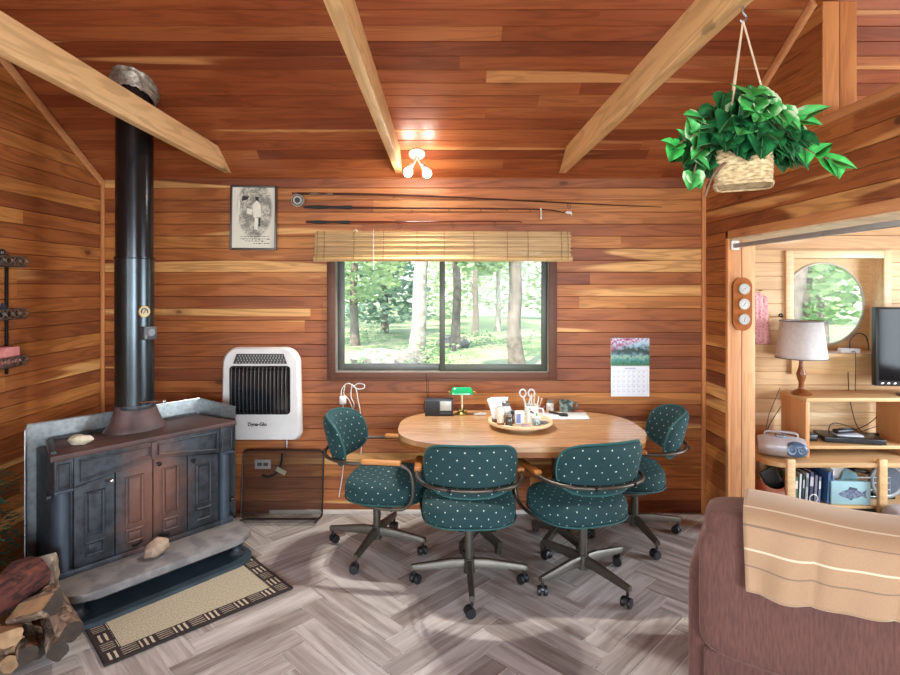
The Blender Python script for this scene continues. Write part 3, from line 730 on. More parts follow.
for x in (-.022, .022): mb = MB(); mb.bx(x - .017, x + .017, -.011, -.007, -.012, .012, .003); mb.build('socket', pm('socket_grey', '#6a6660', .5), t)
mb = MB(); mb.box((0, 0, 0), (.075, .004, .034), Matrix.Rotation(R(28), 4, 'Y'), .003); o = mb.build('hang_tag', pm('cream_tag', '#d9d2ae', .6)); o.location = P(281, 471, 4.015); tag(o, 'cream paper tag tied to the black gas hose', 'tag')

# ------------------------------------------------------------------ spark screen leaning on the wall
sx0, sx1 = P(243, 0, 4.0).x, P(323, 0, 3.98).x
t = thing('spark_screen', 'dark see-through spark screen standing on the floor under the heater', 'fire screen', ((sx0 + sx1) / 2, 3.95, 0), 0); t.rotation_euler = (R(-7), 0, 0)
W2 = (sx1 - sx0) / 2; Hs = .47
mb = MB(); rc_ = [(x, .0, z + Hs / 2 + .008) for x, z in rrect(W2, Hs / 2, .04, 6)]; mb.tube(rc_, .006, 8, closed=True)
for s in (-1, 1): mb.tube([(s * (W2 - .03), 0, .008), (s * (W2 - .03), -.09, .02), (s * (W2 - .03), -.10, .019)], .005, 6)
mb.build('frame', pm('screen_wire', '#2a1f1c', .4, .4), t)
def mesh_mat():
    t = NT('wire_mesh'); o = t.obj(); x, y, z = t.xyz(o)
    tr = t.n('BsdfTransparent'); mx = t.n('MixShader'); mx.inputs[0].default_value = .28; t.col(S('#120c0a')); t.rough(.8)
    t.l(tr.outputs[0], mx.inputs[1]); t.l(t.b.outputs[0], mx.inputs[2]); t.l(mx.outputs[0], t.out.inputs[0]); return t.m
mb = MB(); mb.bx(-W2 + .005, W2 - .005, -.001, .001, .012, Hs + .004); mb.build('mesh', mesh_mat(), t)
mb = MB(); mb.bx(-W2 + .03, W2 - .02, -.10, -.002, .006, .014, .002); mb.build('base_tray', mesh_mat(), t)

# ------------------------------------------------------------------ charger cord on the wall
t = thing('charger_cord', 'coiled white cord with adapter hung on the wall above the left chair', 'cord', P(352, 383, BACK - .01)); o0 = P(352, 383, BACK - .01); y = BACK - .022
def pp(px, py, dy=0): return P(px, py, y + dy) - o0
mb = MB()
mb.tube([pp(341, 395), pp(342, 389), pp(346, 384), pp(351, 384, -.01), pp(356, 389), pp(358, 400), pp(360, 410), pp(362, 430), pp(361, 455)], .0038, 6, sm=6)
mb.tube([pp(343, 404), pp(344, 415), pp(346, 430), pp(343, 470), pp(339, 497)], .0038, 6, sm=6)
mb.tube([pp(345, 385), pp(344, 394), pp(349, 400, -.01), pp(353, 410), pp(355, 418)], .0035, 6, sm=6)
mb.tube([pp(353, 387), pp(358, 383.5), pp(364, 384.5), pp(364, 388, -.008), pp(358, 389), pp(353, 386)], .0038, 6, sm=6)
mb.tube([pp(352, 384), pp(351, 396), pp(354, 404, -.008), pp(353, 412), pp(356, 420)], .0038, 6, sm=6)
mb.build('cable', M_cord, t)
mb = MB(); mb.box(pp(343, 400, -.01), (.048, .03, .06), None, .006); mb.build('adapter', M_white, t)
mb = MB(); mb.cyl((0, .01, 0), (0, -.03, .004), .004); mb.build('nail', M_dark, t)

# ------------------------------------------------------------------ ceiling light with two bulbs
cy_ = 3.84; c = Vector((P(417, 0, cy_).x, cy_, ceil_z(cy_)))
N3 = Vector((0, -SL, -1)).normalized()
t = thing('ceiling_spotlight', 'small two-bulb ceiling light glowing above the window', 'light', c)
mb = MB(); mb.lathe([(.055, .0), (.056, .012), (.03, .03), (.012, .034)], (0, 0, 0), 28, N3); mb.build('base', pm('light_base', '#c7c1b8', .3, .3), t)
def emis(name, c, s):
    t = NT(name); t.p(Emission_Color=c, Emission_Strength=s); t.col((1, 1, 1, 1)); return t.m
M_bulb = emis('lit_bulb', (1.0, .93, .82, 1), 30)
BULBS = []
for px, py in ((408, 172.5), (427, 173.5)):
    b = P(px, py, 3.76) - c; BULBS.append(c + b)
    mb = MB(); a = N3 * .03; mb.tube([N3 * .02, a + b * .35, b * .7], .008, 8, sm=4); mb.cyl(b * .58, b * .8, .016, .02); ar = mb.build('arm', pm('light_base', '#c7c1b8'), t)
    mb = MB(); mb.ell(b, (.03, .03, .03)); mb.build('bulb', M_bulb, ar)
# ------------------------------------------------------------------ wood stove, set across the corner
TH = R(49.6); a_ = Vector((math.cos(TH), math.sin(TH), 0)); b_ = Vector((-math.sin(TH), math.cos(TH), 0))
SO = Vector((-1.65, 3.18, 0)); ST = .80
def iron():
    t = NT('cast_iron'); o = t.obj(); x, y, z = t.xyz(o)
    n1 = t.noise(o, 3.2, 4, .6); n2 = t.noise(o, 22, 3)
    c = t.mix(t.step(n2, .3, .7), S('#24282c'), S('#3a4047'))
    d = t.n('VectorMath', operation='DISTANCE'); t.l(t.vmath('MULTIPLY', o, (1, .3, .62)), d.inputs[0]); d.inputs[1].default_value = (.0, 0, .30)
    rust = t.math('SUBTRACT', 1.0, t.step(t.math('ADD', d.outputs['Value'], t.math('MULTIPLY', t.math('SUBTRACT', n1, .5), .3)), .05, .27))
    c = t.mix(t.math('MULTIPLY', rust, .62), c, S('#8a5a45')); t.col(c); t.rough(.5); t.p(Metallic=.25); t.bump(n2, .15, .003); return t.m
M_iron = iron()
M_rust = pm('rusty_iron_top', '#543d3a', .55, .2, var=.2, scale=7, c2='#433534', bump=.2)
M_grey = pm('worn_grey_iron', '#8a8785', .55, .1, var=.2, scale=9, c2='#6e6d6e', bump=.2)
st = thing('wood_stove', 'black cast iron franklin wood stove standing across the corner', 'stove', SO, TH)
st['label'] = 'rust tinged black cast iron wood stove with four front doors, set across the corner'
hwid = .482; DEP = .34; Z0 = .168
mb = MB(); mb.bx(-hwid + .05, hwid - .05, .02, DEP, Z0, ST - .03, .006); mb.build('firebox', M_iron, st)
mb = MB(); mb.prism([(-hwid - .015, -.03), (hwid + .015, -.03), (hwid - .06, DEP + .02), (-hwid + .06, DEP + .02)], ST - .03, ST, None, .006); mb.build('top_plate', M_rust, st)
mb = MB(); mb.prism([(-hwid + .0, .02), (-hwid + .02, .01), (-hwid + .09, DEP - .01), (-hwid + .07, DEP - .01)], ST, ST + .012); mb.prism([(-hwid + .07, DEP - .02), (hwid - .07, DEP - .02), (hwid - .07, DEP), (-hwid + .07, DEP)], ST, ST + .012); mb.build('top_rim', M_iron, st)
MYs = Matrix(((1, 0, 0, 0), (0, 0, 1, 0), (0, 1, 0, 0), (0, 0, 0, 1)))
# header with gable-shaped lower edge
zt_, ze, zm = ST - .03, ST - .185, ST - .125
mb = MB(); mb.prism([(-hwid + .09, zt_), (-hwid + .09, ze), (0, zm), (hwid - .09, ze), (hwid - .09, zt_)], -.018, .05, MYs, .004); hd = mb.build('header', M_iron, st)
for s in (-1, 1):
    mb = MB()
    pts = [(s * .025, -.024, zt_ - .02), (s * (hwid - .115), -.024, zt_ - .02), (s * (hwid - .115), -.024, ze + .03), (s * .025, -.024, zm + .02)]
    mb.tube(pts, .006, 6, closed=True); mb.build('raised_panel', M_iron, hd)
mb = MB(); mb.bx(-.014, .014, -.026, -.012, zm + .002, zt_ - .003, .003); mb.build('center_rib', M_iron, hd)
for s in (-1, 1):
    x = s * (hwid - .045)
    mb = MB(); mb.bx(x - .042, x + .042, -.022, .06, ST - .185, ST - .03, .004); mb.tube([(x - .028, -.024, ST - .168), (x + .028, -.024, ST - .168), (x + .028, -.024, ST - .05), (x - .028, -.024, ST - .05)], .005, 6, closed=True); mb.build('corner_block', M_iron, st)
    mb = MB(); mb.rings([[(x + .037 * math.cos(a), .03 - .05 * math.sin(a), z) for a in [PI * k / 14 for k in range(15)]] + [(x - .037, .06, z), (x + .037, .06, z)] for z in (Z0, ST - .185)]); 
    mb.bx(x - .042, x + .042, -.024, .06, ST - .2, ST - .184, .004); mb.bx(x - .042, x + .042, -.024, .06, Z0, Z0 + .03, .004); mb.build('column', pm('blue_black_iron', '#3e4854', .5, .3, var=.15, scale=9), st)
    mb = MB(); mb.bx(x - .03, x + .03, .05, DEP, Z0, ST - .03); mb.build('side_panel', M_iron, st)
    for zb in (ST - .215, Z0 + .12): mb = MB(); mb.cyl((s * hwid, .02, zb), (s * (hwid + .022), .02, zb), .011); mb.build('side_bolt', M_iron, st)
dw = (hwid - .09) * 2 / 4
for k in range(4):
    x0 = -hwid + .09 + k * dw + .003; x1 = x0 + dw - .006
    def top(x): return ze + (zm - ze) * (1 - abs(x) / (hwid - .09)) - .004
    mb = MB(); mb.prism([(x0, Z0 + .03), (x1, Z0 + .03), (x1, top(x1)), (x0, top(x0))], -.008, .03, MYs, .003); d = mb.build('door', M_iron, st)
    xm = (x0 + x1) / 2; pw = dw * .21
    mb = MB()
    for (lo, hi) in ((Z0 + .175, min(top(x0), top(x1)) - .04), (Z0 + .075, Z0 + .14)):
        mb.tube([(xm - pw, -.011, lo), (xm + pw, -.011, lo), (xm + pw, -.011, hi), (xm - pw, -.011, hi)], .008, 6, closed=True)
        mb.bx(xm - pw + .012, xm + pw - .012, -.013, -.006, lo + .012, hi - .012, .003)
    mb.build('door_panel', M_iron, d)
    kx = (x1 - .022 if k in (0,) else x0 + .022) if k != 1 else x1 - .022
    if k != 1: mb = MB(); kz = top(kx) - .028; mb.cyl((kx, -.008, kz), (kx, -.03, kz), .006); mb.ell((kx, -.034, kz), (.012, .008, .012)); mb.build('knob', M_chrome if k == 0 else M_dark, d)
mb = MB(); mb.bx(-hwid + .085, hwid - .085, -.02, .03, Z0, Z0 + .028, .005); mb.build('door_sill', M_iron, st)
mb = MB()
mb.tube([(-.06, -.014, Z0 + .06), (-.10, -.03, Z0 + .05), (-.12, -.03, Z0 + .06)], .006, 6, sm=3); mb.tube([(.03, -.014, Z0 + .06), (.05, -.03, Z0 + .05), (.08, -.03, Z0 + .055)], .006, 6, sm=3); mb.build('door_latch', M_dark, st)
# hearth shelf with rounded ends
def shelf(ext, r, d0):
    out = [(hwid + ext, .04)]
    for k in range(9): a = R(0 - 90 * k / 8); out.append((hwid + ext - r + r * math.cos(a), d0 + r + r * math.sin(a)))
    for k in range(9): a = R(-90 - 90 * k / 8); out.append((-hwid - ext + r + r * math.cos(a), d0 + r + r * math.sin(a)))
    out.append((-hwid - ext, .04)); return list(reversed(out))
mb = MB(); mb.prism(shelf(.03, .14, -.272), Z0 - .04, Z0, None, .008); mb.build('hearth_shelf', M_grey, st)
mb = MB(); mb.prism(shelf(-.02, .12, -.23), Z0 - .065, Z0 - .04, None, .004); mb.bx(-hwid + .03, hwid - .03, 0, DEP, Z0 - .05, Z0); mb.build('shelf_skirt', M_iron, st)
for s in (-1, 1):
    for y in (-.17, .28):
        mb = MB(); mb.lathe([(.045, .03), (.05, .04), (.03, .06), (.028, .075), (.045, .11), (.05, .13)], (s * (hwid - .06), y, 0), 18); mb.build('foot', M_iron, st)
mb = MB(); mb.lathe([(.178, 0), (.176, .012), (.158, .03), (.138, .07), (.120, .115), (.114, .14), (.114, .15)], (0, .235, ST - .002), 40, sx=1.0, sy=.62); mb.build('flue_boot', M_rust, st)
# hearth pad
pad = MB(); pad.prism([(hwid + .02, .42), (-hwid - .02, .42)] + shelf(.02, .14, -.30), .001, .03, None, 0); o = pad.build('hearth_pad', pm('slate_pad', '#35434c', .4, var=.2, scale=6)); o.location = SO; o.rotation_euler = (0, 0, TH); tag(o, 'dark slate blue pad on the floor beneath the wood stove', 'hearth pad')
# galvanised shield behind
def galv():
    t = NT('galvanised_steel'); o = t.obj(); vo = t.n('TexVoronoi'); t.l(o, vo.inputs['Vector']); vo.inputs['Scale'].default_value = 40
    t.col(t.mix(vo.outputs['Distance'], S('#9aa4a8'), S('#c0c8ca'))); t.p(Metallic=.85); t.rough(t.math('ADD', .3, t.math('MULTIPLY', t.noise(o, 6, 2), .2))); return t.m
M_galv = galv()
sh = thing('heat_shield', 'galvanised steel heat shield standing behind the wood stove', 'heat shield', SO, TH)
zs = .895; hx = .60
mb = MB(); mb.bx(-hx + .10, hx - .14, .375, .379, .032, zs); mb.tube([(-hx + .10, .377, zs), (hx - .14, .377, zs)], .004, 6); mb.build('back_sheet', M_galv, sh)
mb = MB()
mb.quad((-hx + .06, .24, .032), (-hx + .10, .377, .032), (-hx + .10, .377, zs), (-hx + .06, .24, zs)); mb.tube([(-hx + .06, .24, .032), (-hx + .06, .24, zs), (-hx + .10, .377, zs)], .004, 6); mb.build('side_wing', M_galv, sh)
mb = MB()
mb.quad((hx - .14, .377, .032), (hx - .06, .06, .032), (hx - .06, .06, zs - .03), (hx - .14, .377, zs)); mb.tube([(hx - .14, .377, zs), (hx - .06, .06, zs - .03)], .004, 6); mb.build('side_wing', M_galv, sh)

# stove pipe
pl = Vector((0, .25, 0)); pc = SO + a_ * pl.x + b_ * pl.y
sp = thing('stove_pipe', 'tall black stove pipe rising from the wood stove to the ceiling', 'stove pipe', (pc.x, pc.y, ST + .14))
pr_ = .106; zb_ = 0; zseam = P(0, 258, pc.y).z - ST - .14; ztop = ceil_z(pc.y) - ST - .14
M_pipe = pm('black_stove_pipe', '#3b4145', .25, .9, var=.15, scale=4); M_pipe2 = pm('upper_black_pipe', '#34363a', .22, .9)
mb = MB(); mb.lathe([(pr_, 0), (pr_, zseam), (pr_ - .003, zseam + .001)], n=48); lp = mb.build('lower_pipe', M_pipe, sp)
mb = MB(); mb.lathe([(pr_ + .003, zseam - .008), (pr_ + .004, zseam - .006), (pr_ + .004, zseam + .004), (pr_, zseam + .006)], n=48); mb.build('seam_band', M_pipe2, sp)
mb = MB(); mb.lathe([(pr_ - .004, zseam), (pr_ - .004, ztop + .1)], n=48); mb.build('upper_pipe', M_pipe2, sp)
mb = MB(); mb.lathe([(pr_ + .002, -.012), (pr_ + .006, .0), (pr_ + .002, .012)], n=40); mb.build('base_band', M_iron, sp)
mb = MB(); mb.tube([(pr_ * .7, -pr_ * .7, .03), (pr_ + .09, -pr_ * .6, .035)], .006, 8); mb.ell((pr_ + .1, -pr_ * .6, .036), (.013, .011, .011)); mb.build('damper_handle', M_chrome, sp)
# crumpled foil collar where the pipe meets the ceiling
mb = MB(); rings = []; n = 56
for i in range(10):
    f = i / 9; row = []
    for k in range(n):
        an = 2 * PI * k / n; q = noise.noise(Vector((math.cos(an) * 3, math.sin(an) * 3, i * .7))) ; r = pr_ + .004 + .022 * f ** 1.5 + .012 * q * f
        x, y = r * math.cos(an), r * math.sin(an)
        zc = ztop - SL * y   # follows the slope
        row.append((x, y, zc - .09 * (1 - f) + .012 * noise.noise(Vector((an * 5, i * 2.1, 3))) * (1 - f) - .004))
    rings.append(row)
mb.rings(rings, True, False); mb.build('ceiling_collar', pm('crumpled_foil', '#8c8376', .45, .6, var=.35, scale=30, bump=.6, bscale=50), sp)
# magnetic instruments on the pipe
def onpipe(px, py):
    off = (px - (CX + F * pc.x / pc.y)) / 195; an = math.atan2(-pc.y, -pc.x) + math.asin(off / pr_); x, y = pc.x + pr_ * math.cos(an), pc.y + pr_ * math.sin(an); return Vector((x, y, EYE - (py - CY) / F * y)), an
p, an = onpipe(143.5, 311.5); t = thing('pipe_thermometer', 'round brass dial thermometer stuck on the stove pipe', 'thermometer', p, an + PI / 2)
mb = MB(); mb.cyl((0, .002, 0), (0, -.012, 0), .033, n=32); mb.build('dial', M_brass, t)
mb = MB(); mb.cyl((0, -.0118, 0), (0, -.0128, 0), .028, n=32); mb.build('dial_face', pm('dial_cream', '#a89f84', .5), t)
mb = MB(); mb.tube([(-.018 * math.cos(a), -.0135, .018 * math.sin(a)) for a in [R(-30 + 240 * k / 14) for k in range(15)]], .004, 5); mb.box((0, -.0135, 0), (.004, .002, .03), Matrix.Rotation(.5, 4, 'Y')); mb.build('pointer', M_black, t)
p, an = onpipe(146.5, 333); t = thing('draft_gauge', 'small black square box stuck on the pipe below the thermometer', 'gauge', p, an + PI / 2)
mb = MB(); mb.box((0, -.016, 0), (.085, .04, .075), None, .005); mb.build('case', pm('gauge_grey', '#3a3d40', .45), t)
mb = MB(); mb.cyl((.005, -.036, .004), (.005, -.039, .004), .022, n=24); mb.box((-.03, -.037, -.02), (.015, .003, .02)); mb.build('dial', pm('gauge_dial', '#6a6d70', .4), t)

# stones
def stone(label, loc, rad, rot, seed, c='#b3a591'):
    mb = MB(); mb.ell((0, 0, 0), rad, None, 20, 14, .28, seed); o = mb.build('stone', pm('stone' + c, c, .85, var=.2, scale=25, bump=.4, bscale=60)); o.location = loc; o.rotation_euler = rot; tag(o, label, 'stone'); return o
stone('pale stone lying on the stove top left of the flue', P(95.5, 437, 2.93) , (.055, .03, .028), (0, .1, .7), 3, '#b6aa94')
bpy.data.objects['stone'].location = (SO + a_ * -.33 + b_ * .10) + Vector((0, 0, ST + .027))
s2 = stone('pinkish stone leaning on the doors at the middle of the hearth shelf', (0, 0, 0), (.068, .045, .045), (0, -.35, TH), 5, '#9c8672')
s2.location = SO + a_ * -.03 + b_ * -.13 + Vector((0, 0, Z0 + .045))

# ------------------------------------------------------------------ hearth rug
A, B, D = Vector((-1.848, 2.852, 0)), Vector((-1.164, 3.43, 0)), Vector((-1.462, 2.408, 0))
def floor_at(px, py): Y = EYE * F / (py - CY); return P(px, py, Y)
A, B, C, D = [floor_at(*q) for q in ((80, 614), (251, 557.5), (290.5, 588), (102, 671))]
t = thing('hearth_rug', 'small rug with beige center and dark patterned border in front of the stove', 'rug')
ctr = (A + B + C + D) / 4; ux = ((B - A) + (C - D)).normalized(); L = ((B - A).length + (C - D).length) / 2; Wd = ((D - A).length + (C - B).length) / 2
t.location = (ctr.x, ctr.y, 0); t.rotation_euler = (0, 0, math.atan2(ux.y, ux.x))
def rugm():
    t = NT('rug_pattern'); o = t.obj(); x, y, z = t.xyz(o)
    hl, hw_ = L / 2, Wd / 2; bw = Wd / 6
    bx_ = t.math('SUBTRACT', hl, t.math('ABSOLUTE', x)); by_ = t.math('SUBTRACT', hw_, t.math('ABSOLUTE', y)); e = t.math('MINIMUM', bx_, by_)
    cell = L / 12; cel2 = Wd / 6
    ix = t.math('FLOOR', t.math('DIVIDE', t.math('ADD', x, L / 2), cell)); iy = t.math('FLOOR', t.math('DIVIDE', t.math('ADD', y, Wd / 2), cel2))
    par = t.math('MODULO', t.math('ADD', ix, iy), 2.0)
    fx = t.math('FRACT', t.math('DIVIDE', t.math('ADD', x, L / 2), cell)); fy = t.math('FRACT', t.math('DIVIDE', t.math('ADD', y, Wd / 2), cel2))
    wob = t.math('MULTIPLY', t.math('SUBTRACT', t.noise(o, 60, 2), .5), .07)
    sx_ = t.math('GREATER_THAN', t.math('SINE', t.math('MULTIPLY', t.math('ADD', fx, wob), 2 * PI * 3)), .2)
    sy_ = t.math('GREATER_THAN', t.math('SINE', t.math('MULTIPLY', t.math('ADD', fy, t.math('MULTIPLY', wob, 1.3)), 2 * PI * 5)), .45)
    edge = t.math('MULTIPLY', t.math('MULTIPLY', t.math('GREATER_THAN', fy, .1), t.math('LESS_THAN', fy, .9)), t.math('MULTIPLY', t.math('GREATER_THAN', fx, .06), t.math('LESS_THAN', fx, .94)))
    st_ = t.n('Mix'); t.l(par, st_.inputs[0]); t.l(sx_, st_.inputs[2]); t.l(t.math('MULTIPLY', sy_, .6), st_.inputs[3])
    pat = t.math('MULTIPLY', t.math('MULTIPLY', st_.outputs[0], edge), t.math('MULTIPLY', t.math('GREATER_THAN', e, .016), t.math('LESS_THAN', e, bw - .004)))
    border = t.mix(pat, S('#2e2320'), S('#c4b8a2'))
    ctr_ = t.ramp(t.noise(t.vmath('MULTIPLY', o, (160, 90, 1)), 1, 2), [(.3, S('#9c937b')), (.5, S('#b1a890')), (.7, S('#c6bda5'))])
    t.col(t.mix(t.math('GREATER_THAN', e, bw), border, ctr_)); t.rough(.95); t.bump(t.noise(o, 300, 2), .5, .004); return t.m
mb = MB(); g1, g2 = 40, 26
vs = [[mb.v((-L / 2 + L * i / g1, -Wd / 2 + Wd * j / g2, .011 + .0015 * noise.noise(Vector((i * .4, j * .4, 0))))) for j in range(g2 + 1)] for i in range(g1 + 1)]
for i in range(g1):
    for j in range(g2): mb.face([vs[i][j], vs[i + 1][j], vs[i + 1][j + 1], vs[i][j + 1]], True)
mb.bx(-L / 2, L / 2, -Wd / 2, Wd / 2, .001, .0092); mb.build('pile', rugm(), t)
mb = MB(); mb.tube([(-L / 2, -Wd / 2, .008), (L / 2, -Wd / 2, .008), (L / 2, Wd / 2, .008), (-L / 2, Wd / 2, .008)], .0065, 6, closed=True); mb.build('edge_binding', pm('rug_binding', '#241b19', .9), t)

# ------------------------------------------------------------------ firewood
def barkm(name, a, b, pk='#b39a80'):
    t = NT(name); o = t.obj(); v = t.vmath('MULTIPLY', o, (40, 40, 12)); nz = t.noise(v, 1, 4, .5); n2 = t.noise(o, 18, 3)
    c = t.mix(t.step(nz, .38, .6), S(a), S(b)); c = t.mix(t.math('MULTIPLY', t.step(n2, .52, .66), .6), c, S(pk)); t.col(c); t.rough(.95); t.bump(nz, .9, .012); return t.m
M_bk1 = barkm('brown_bark', '#4a3a2f', '#7b6552'); M_bk2 = barkm('birch_bark', '#6d5c4c', '#a08c76', '#cbbba4'); M_bkr = barkm('red_bark', '#2a1714', '#5a2d25', '#74402f')
M_end = pm('cut_end', '#3d332b', .9, var=.25, scale=20); M_split = pm('split_face', '#b08e68', .85, var=.15, scale=9, c2='#8c6d4e'); M_sgrey = pm('weathered_split', '#8b8178', .85, var=.2, scale=12, c2='#6a625b')
def log(label, p0, p1, r, bark, endm=M_end, wedge=None, seed=0, splitm=None):
    p0, p1 = Vector(p0), Vector(p1); d = p1 - p0; Lg = d.length
    q = Vector((0, 0, 1)).rotation_difference(d)
    o = thing('firewood_log', label, 'firewood log', p0, 0, 'firewood stacked by the stove'); o.rotation_mode = 'QUATERNION'; o.rotation_quaternion = q
    n = 28; rings = []; m = 12
    if isinstance(wedge, tuple): wv = q.inverted() @ Vector(wedge); wedge = math.atan2(wv.y, wv.x)
    for i in range(m):
        row = []
        for k in range(n):
            a = 2 * PI * k / n; rr_ = r * (1 + .2 * noise.noise(Vector((math.cos(a) * 1.3 + seed, math.sin(a) * 1.3, i * .3))) + .07 * noise.noise(Vector((math.cos(a) * 5 + seed, math.sin(a) * 5, i * .9))))
            if wedge is not None:
                da = (a - wedge + PI) % (2 * PI) - PI
                if abs(da) < 1.25: rr_ = min(rr_, r * .22 / max(math.cos(da), .25))
            row.append((rr_ * math.cos(a), rr_ * math.sin(a), Lg * i / (m - 1)))
        rings.append(row)
    mb = MB(); mb.rings(rings, True, False); b = mb.build('bark', bark, o)
    for z, i in ((0, 0), (Lg, m - 1)):
        mb = MB(); mb.face([mb.v((x * .995, y * .995, z + (.001 if i else -.001))) for x, y, _ in rings[i]]); mb.build('cut_end', endm, o)
    if wedge is not None:
        mb = MB(); ks = [k for k in range(n) if abs((2 * PI * k / n - wedge + PI) % (2 * PI) - PI) < 1.3]
        ks.sort(key=lambda k: (2 * PI * k / n - wedge + PI) % (2 * PI))
        mb.rings([[Vector((rings[i][k][0], rings[i][k][1], rings[i][k][2])) + Vector((math.cos(wedge), math.sin(wedge), 0)) * .002 for k in ks] for i in range(m)], False, False, False); mb.build('split_face', splitm or M_split, o)
    return o
def fa(px, py, Y): return P(px, py, Y)
log('brown barked log, rightmost of the firewood, its round end towards the rug', fa(48, 594, 2.62), fa(72, 632, 2.42), .046, M_bk1, seed=1)
log('upright split log with a pale edge, tallest at the back of the firewood', fa(44, 592, 2.66), fa(42, 556, 2.70), .062, M_bk2, wedge=(.75, -.6, .1), seed=2, splitm=M_sgrey)
log('round log end right of the pale wedge, second from the right at floor level', fa(48, 618, 2.75), fa(58, 651, 2.40), .040, M_bk2, seed=3)
log('round log standing out below the pale wedge, third from the right', fa(20, 620, 2.72), fa(28, 655, 2.37), .038, M_bk1, seed=4)
log('split wedge with a pale cut face lying across the log ends', fa(16, 612, 2.50), fa(52, 601, 2.46), .055, M_bk1, wedge=(0, -.45, .9), seed=5, endm=M_end)
log('big reddish barked log, topmost of the firewood', fa(-24, 610, 2.40), fa(36, 571, 2.66), .085, M_bkr, seed=6, endm=M_bkr)
log('pale split log end low at the left below the red log', fa(-6, 616, 2.66), fa(8, 634, 2.36), .055, M_bk2, M_split, wedge=(.5, -.5, .7), seed=7)
log('tan log lying flat at the left under the pale split end', fa(-14, 646, 2.55), fa(16, 646, 2.42), .045, M_bk2, M_split, wedge=(.2, -.6, .7), seed=8)
log('lowest tan log at the left corner of the firewood', fa(-14, 667, 2.47), fa(10, 664, 2.36), .034, M_bk2, M_split, seed=9)
log('dark log in the shadow between the two round log ends', fa(34, 622, 2.75), fa(40, 650, 2.46), .036, M_bk1, seed=10)

# evergreen sprig at the left edge
t = thing('potted_evergreen', 'dark green bushy plant at the left edge beside the stove', 'plant', (-2.26, 2.70, 0))
mb = MB(); rr = random.Random(4)
for k in range(1100):
    z = rr.uniform(.28, .72); a = rr.uniform(0, 2 * PI); r = rr.uniform(.02, .16); p = Vector((math.cos(a) * r, math.sin(a) * r, z)); d = Vector((math.cos(a), math.sin(a), rr.uniform(-.4, .5))).normalized() * rr.uniform(.03, .06); s = frame_from(d)[0] * .008
    mb.face([mb.v(p), mb.v(p + d * .5 + s), mb.v(p + d), mb.v(p + d * .5 - s)])
mb.build('foliage', pm('dark_green_needles', '#173c2a', .6, var=.3), t, sharp=0)
mb = MB(); mb.tube([(0, 0, .2), (0, 0, .65)], .012, 8); mb.build('stem', M_bk1, t)
mb = MB(); mb.lathe([(.07, .001), (.085, .1), (.1, .22), (.09, .22), (.08, .2)], n=24); mb.build('pot', M_dark, t)

# ------------------------------------------------------------------ iron wall rack on the left wall
t = thing('wall_rack', 'wrought iron three tier rack on the wall at the left edge', 'rack', (XL, 2.98, 0))
for y in (.19, -.19): mb = MB(); mb.bx(.004, .016, y - .008, y + .008, 1.15, 1.83, .003); mb.build('back_bar', M_dark, t)
for z in (1.765, 1.47, 1.205):
    mb = MB(); mb.bx(.002, .09, -.25, .235, z - .008, z - .001, .002); tr = mb.build('tray', pm('rack_iron', '#3a3430', .5, .4), t)
    mb = MB()
    for zz in (z, z + .05): mb.tube([(.004, .235, zz), (.09, .235, zz), (.09, -.25, zz), (.004, -.25, zz)], .004, 6)
    for k in range(9):
        y = -.22 + .054 * k
        mb.tube([(.09, y + .02 * math.cos(a), z + .026 + .02 * math.sin(a)) for a in [2 * PI * i / 14 for i in range(14)]], .0045, 6, closed=True)
        mb.ell((.09, y + .027, z + .026), (.009, .009, .013), None, 8, 6)
    for k in range(2): mb.tube([(.03 + .03 * k, .235 + .01 * math.cos(a), z + .026 + .02 * math.sin(a)) for a in [2 * PI * i / 14 for i in range(14)]], .0045, 6, closed=True)
    mb.build('scroll_rail', pm('rack_bronze', '#6d5d50', .45, .5, var=.3, scale=40), tr)
p0 = Vector((XL + .045, 3.12, 1.206)); mb = MB()
mb.rings([[(x * .5, y * s + .02 * i * .3, z) for x, y in ((-.06, -.06), (.06, -.06), (.06, .06), (-.06, .06))] for i, (z, s) in enumerate(((0, .9), (.04, 1.0), (.085, .95), (.105, .75)))]); bmesh.ops.bevel(mb.bm, geom=mb.bm.edges[:], offset=.008, segments=2, profile=.5, affect='EDGES')
o = mb.build('pink_pouch', pm('pink_fabric', '#d98a86', .9, var=.1, scale=20)); o.location = p0; tag(o, 'pink padded pouch standing in the lowest rack tier', 'pouch')
mb = MB(); mb.lathe([(.02, 0), (.032, .02), (.03, .05), (.012, .07), (.01, .085)], n=18); o = mb.build('ink_bottle', pm('dark_blue_bottle', '#2a3640', .25)); o.location = (XL + .045, 3.10, 1.471); tag(o, 'dark bottle standing on the middle rack tier', 'bottle')
mb = MB(); mb.lathe([(.03, 0), (.034, .03), (.026, .055), (.018, .06), (.02, .075), (.008, .088)], n=18); o = mb.build('spice_jar', pm('dark_jar', '#2b2421', .3)); o.location = (XL + .045, 3.09, 1.766); tag(o, 'small dark jar standing on the top rack tier', 'jar')
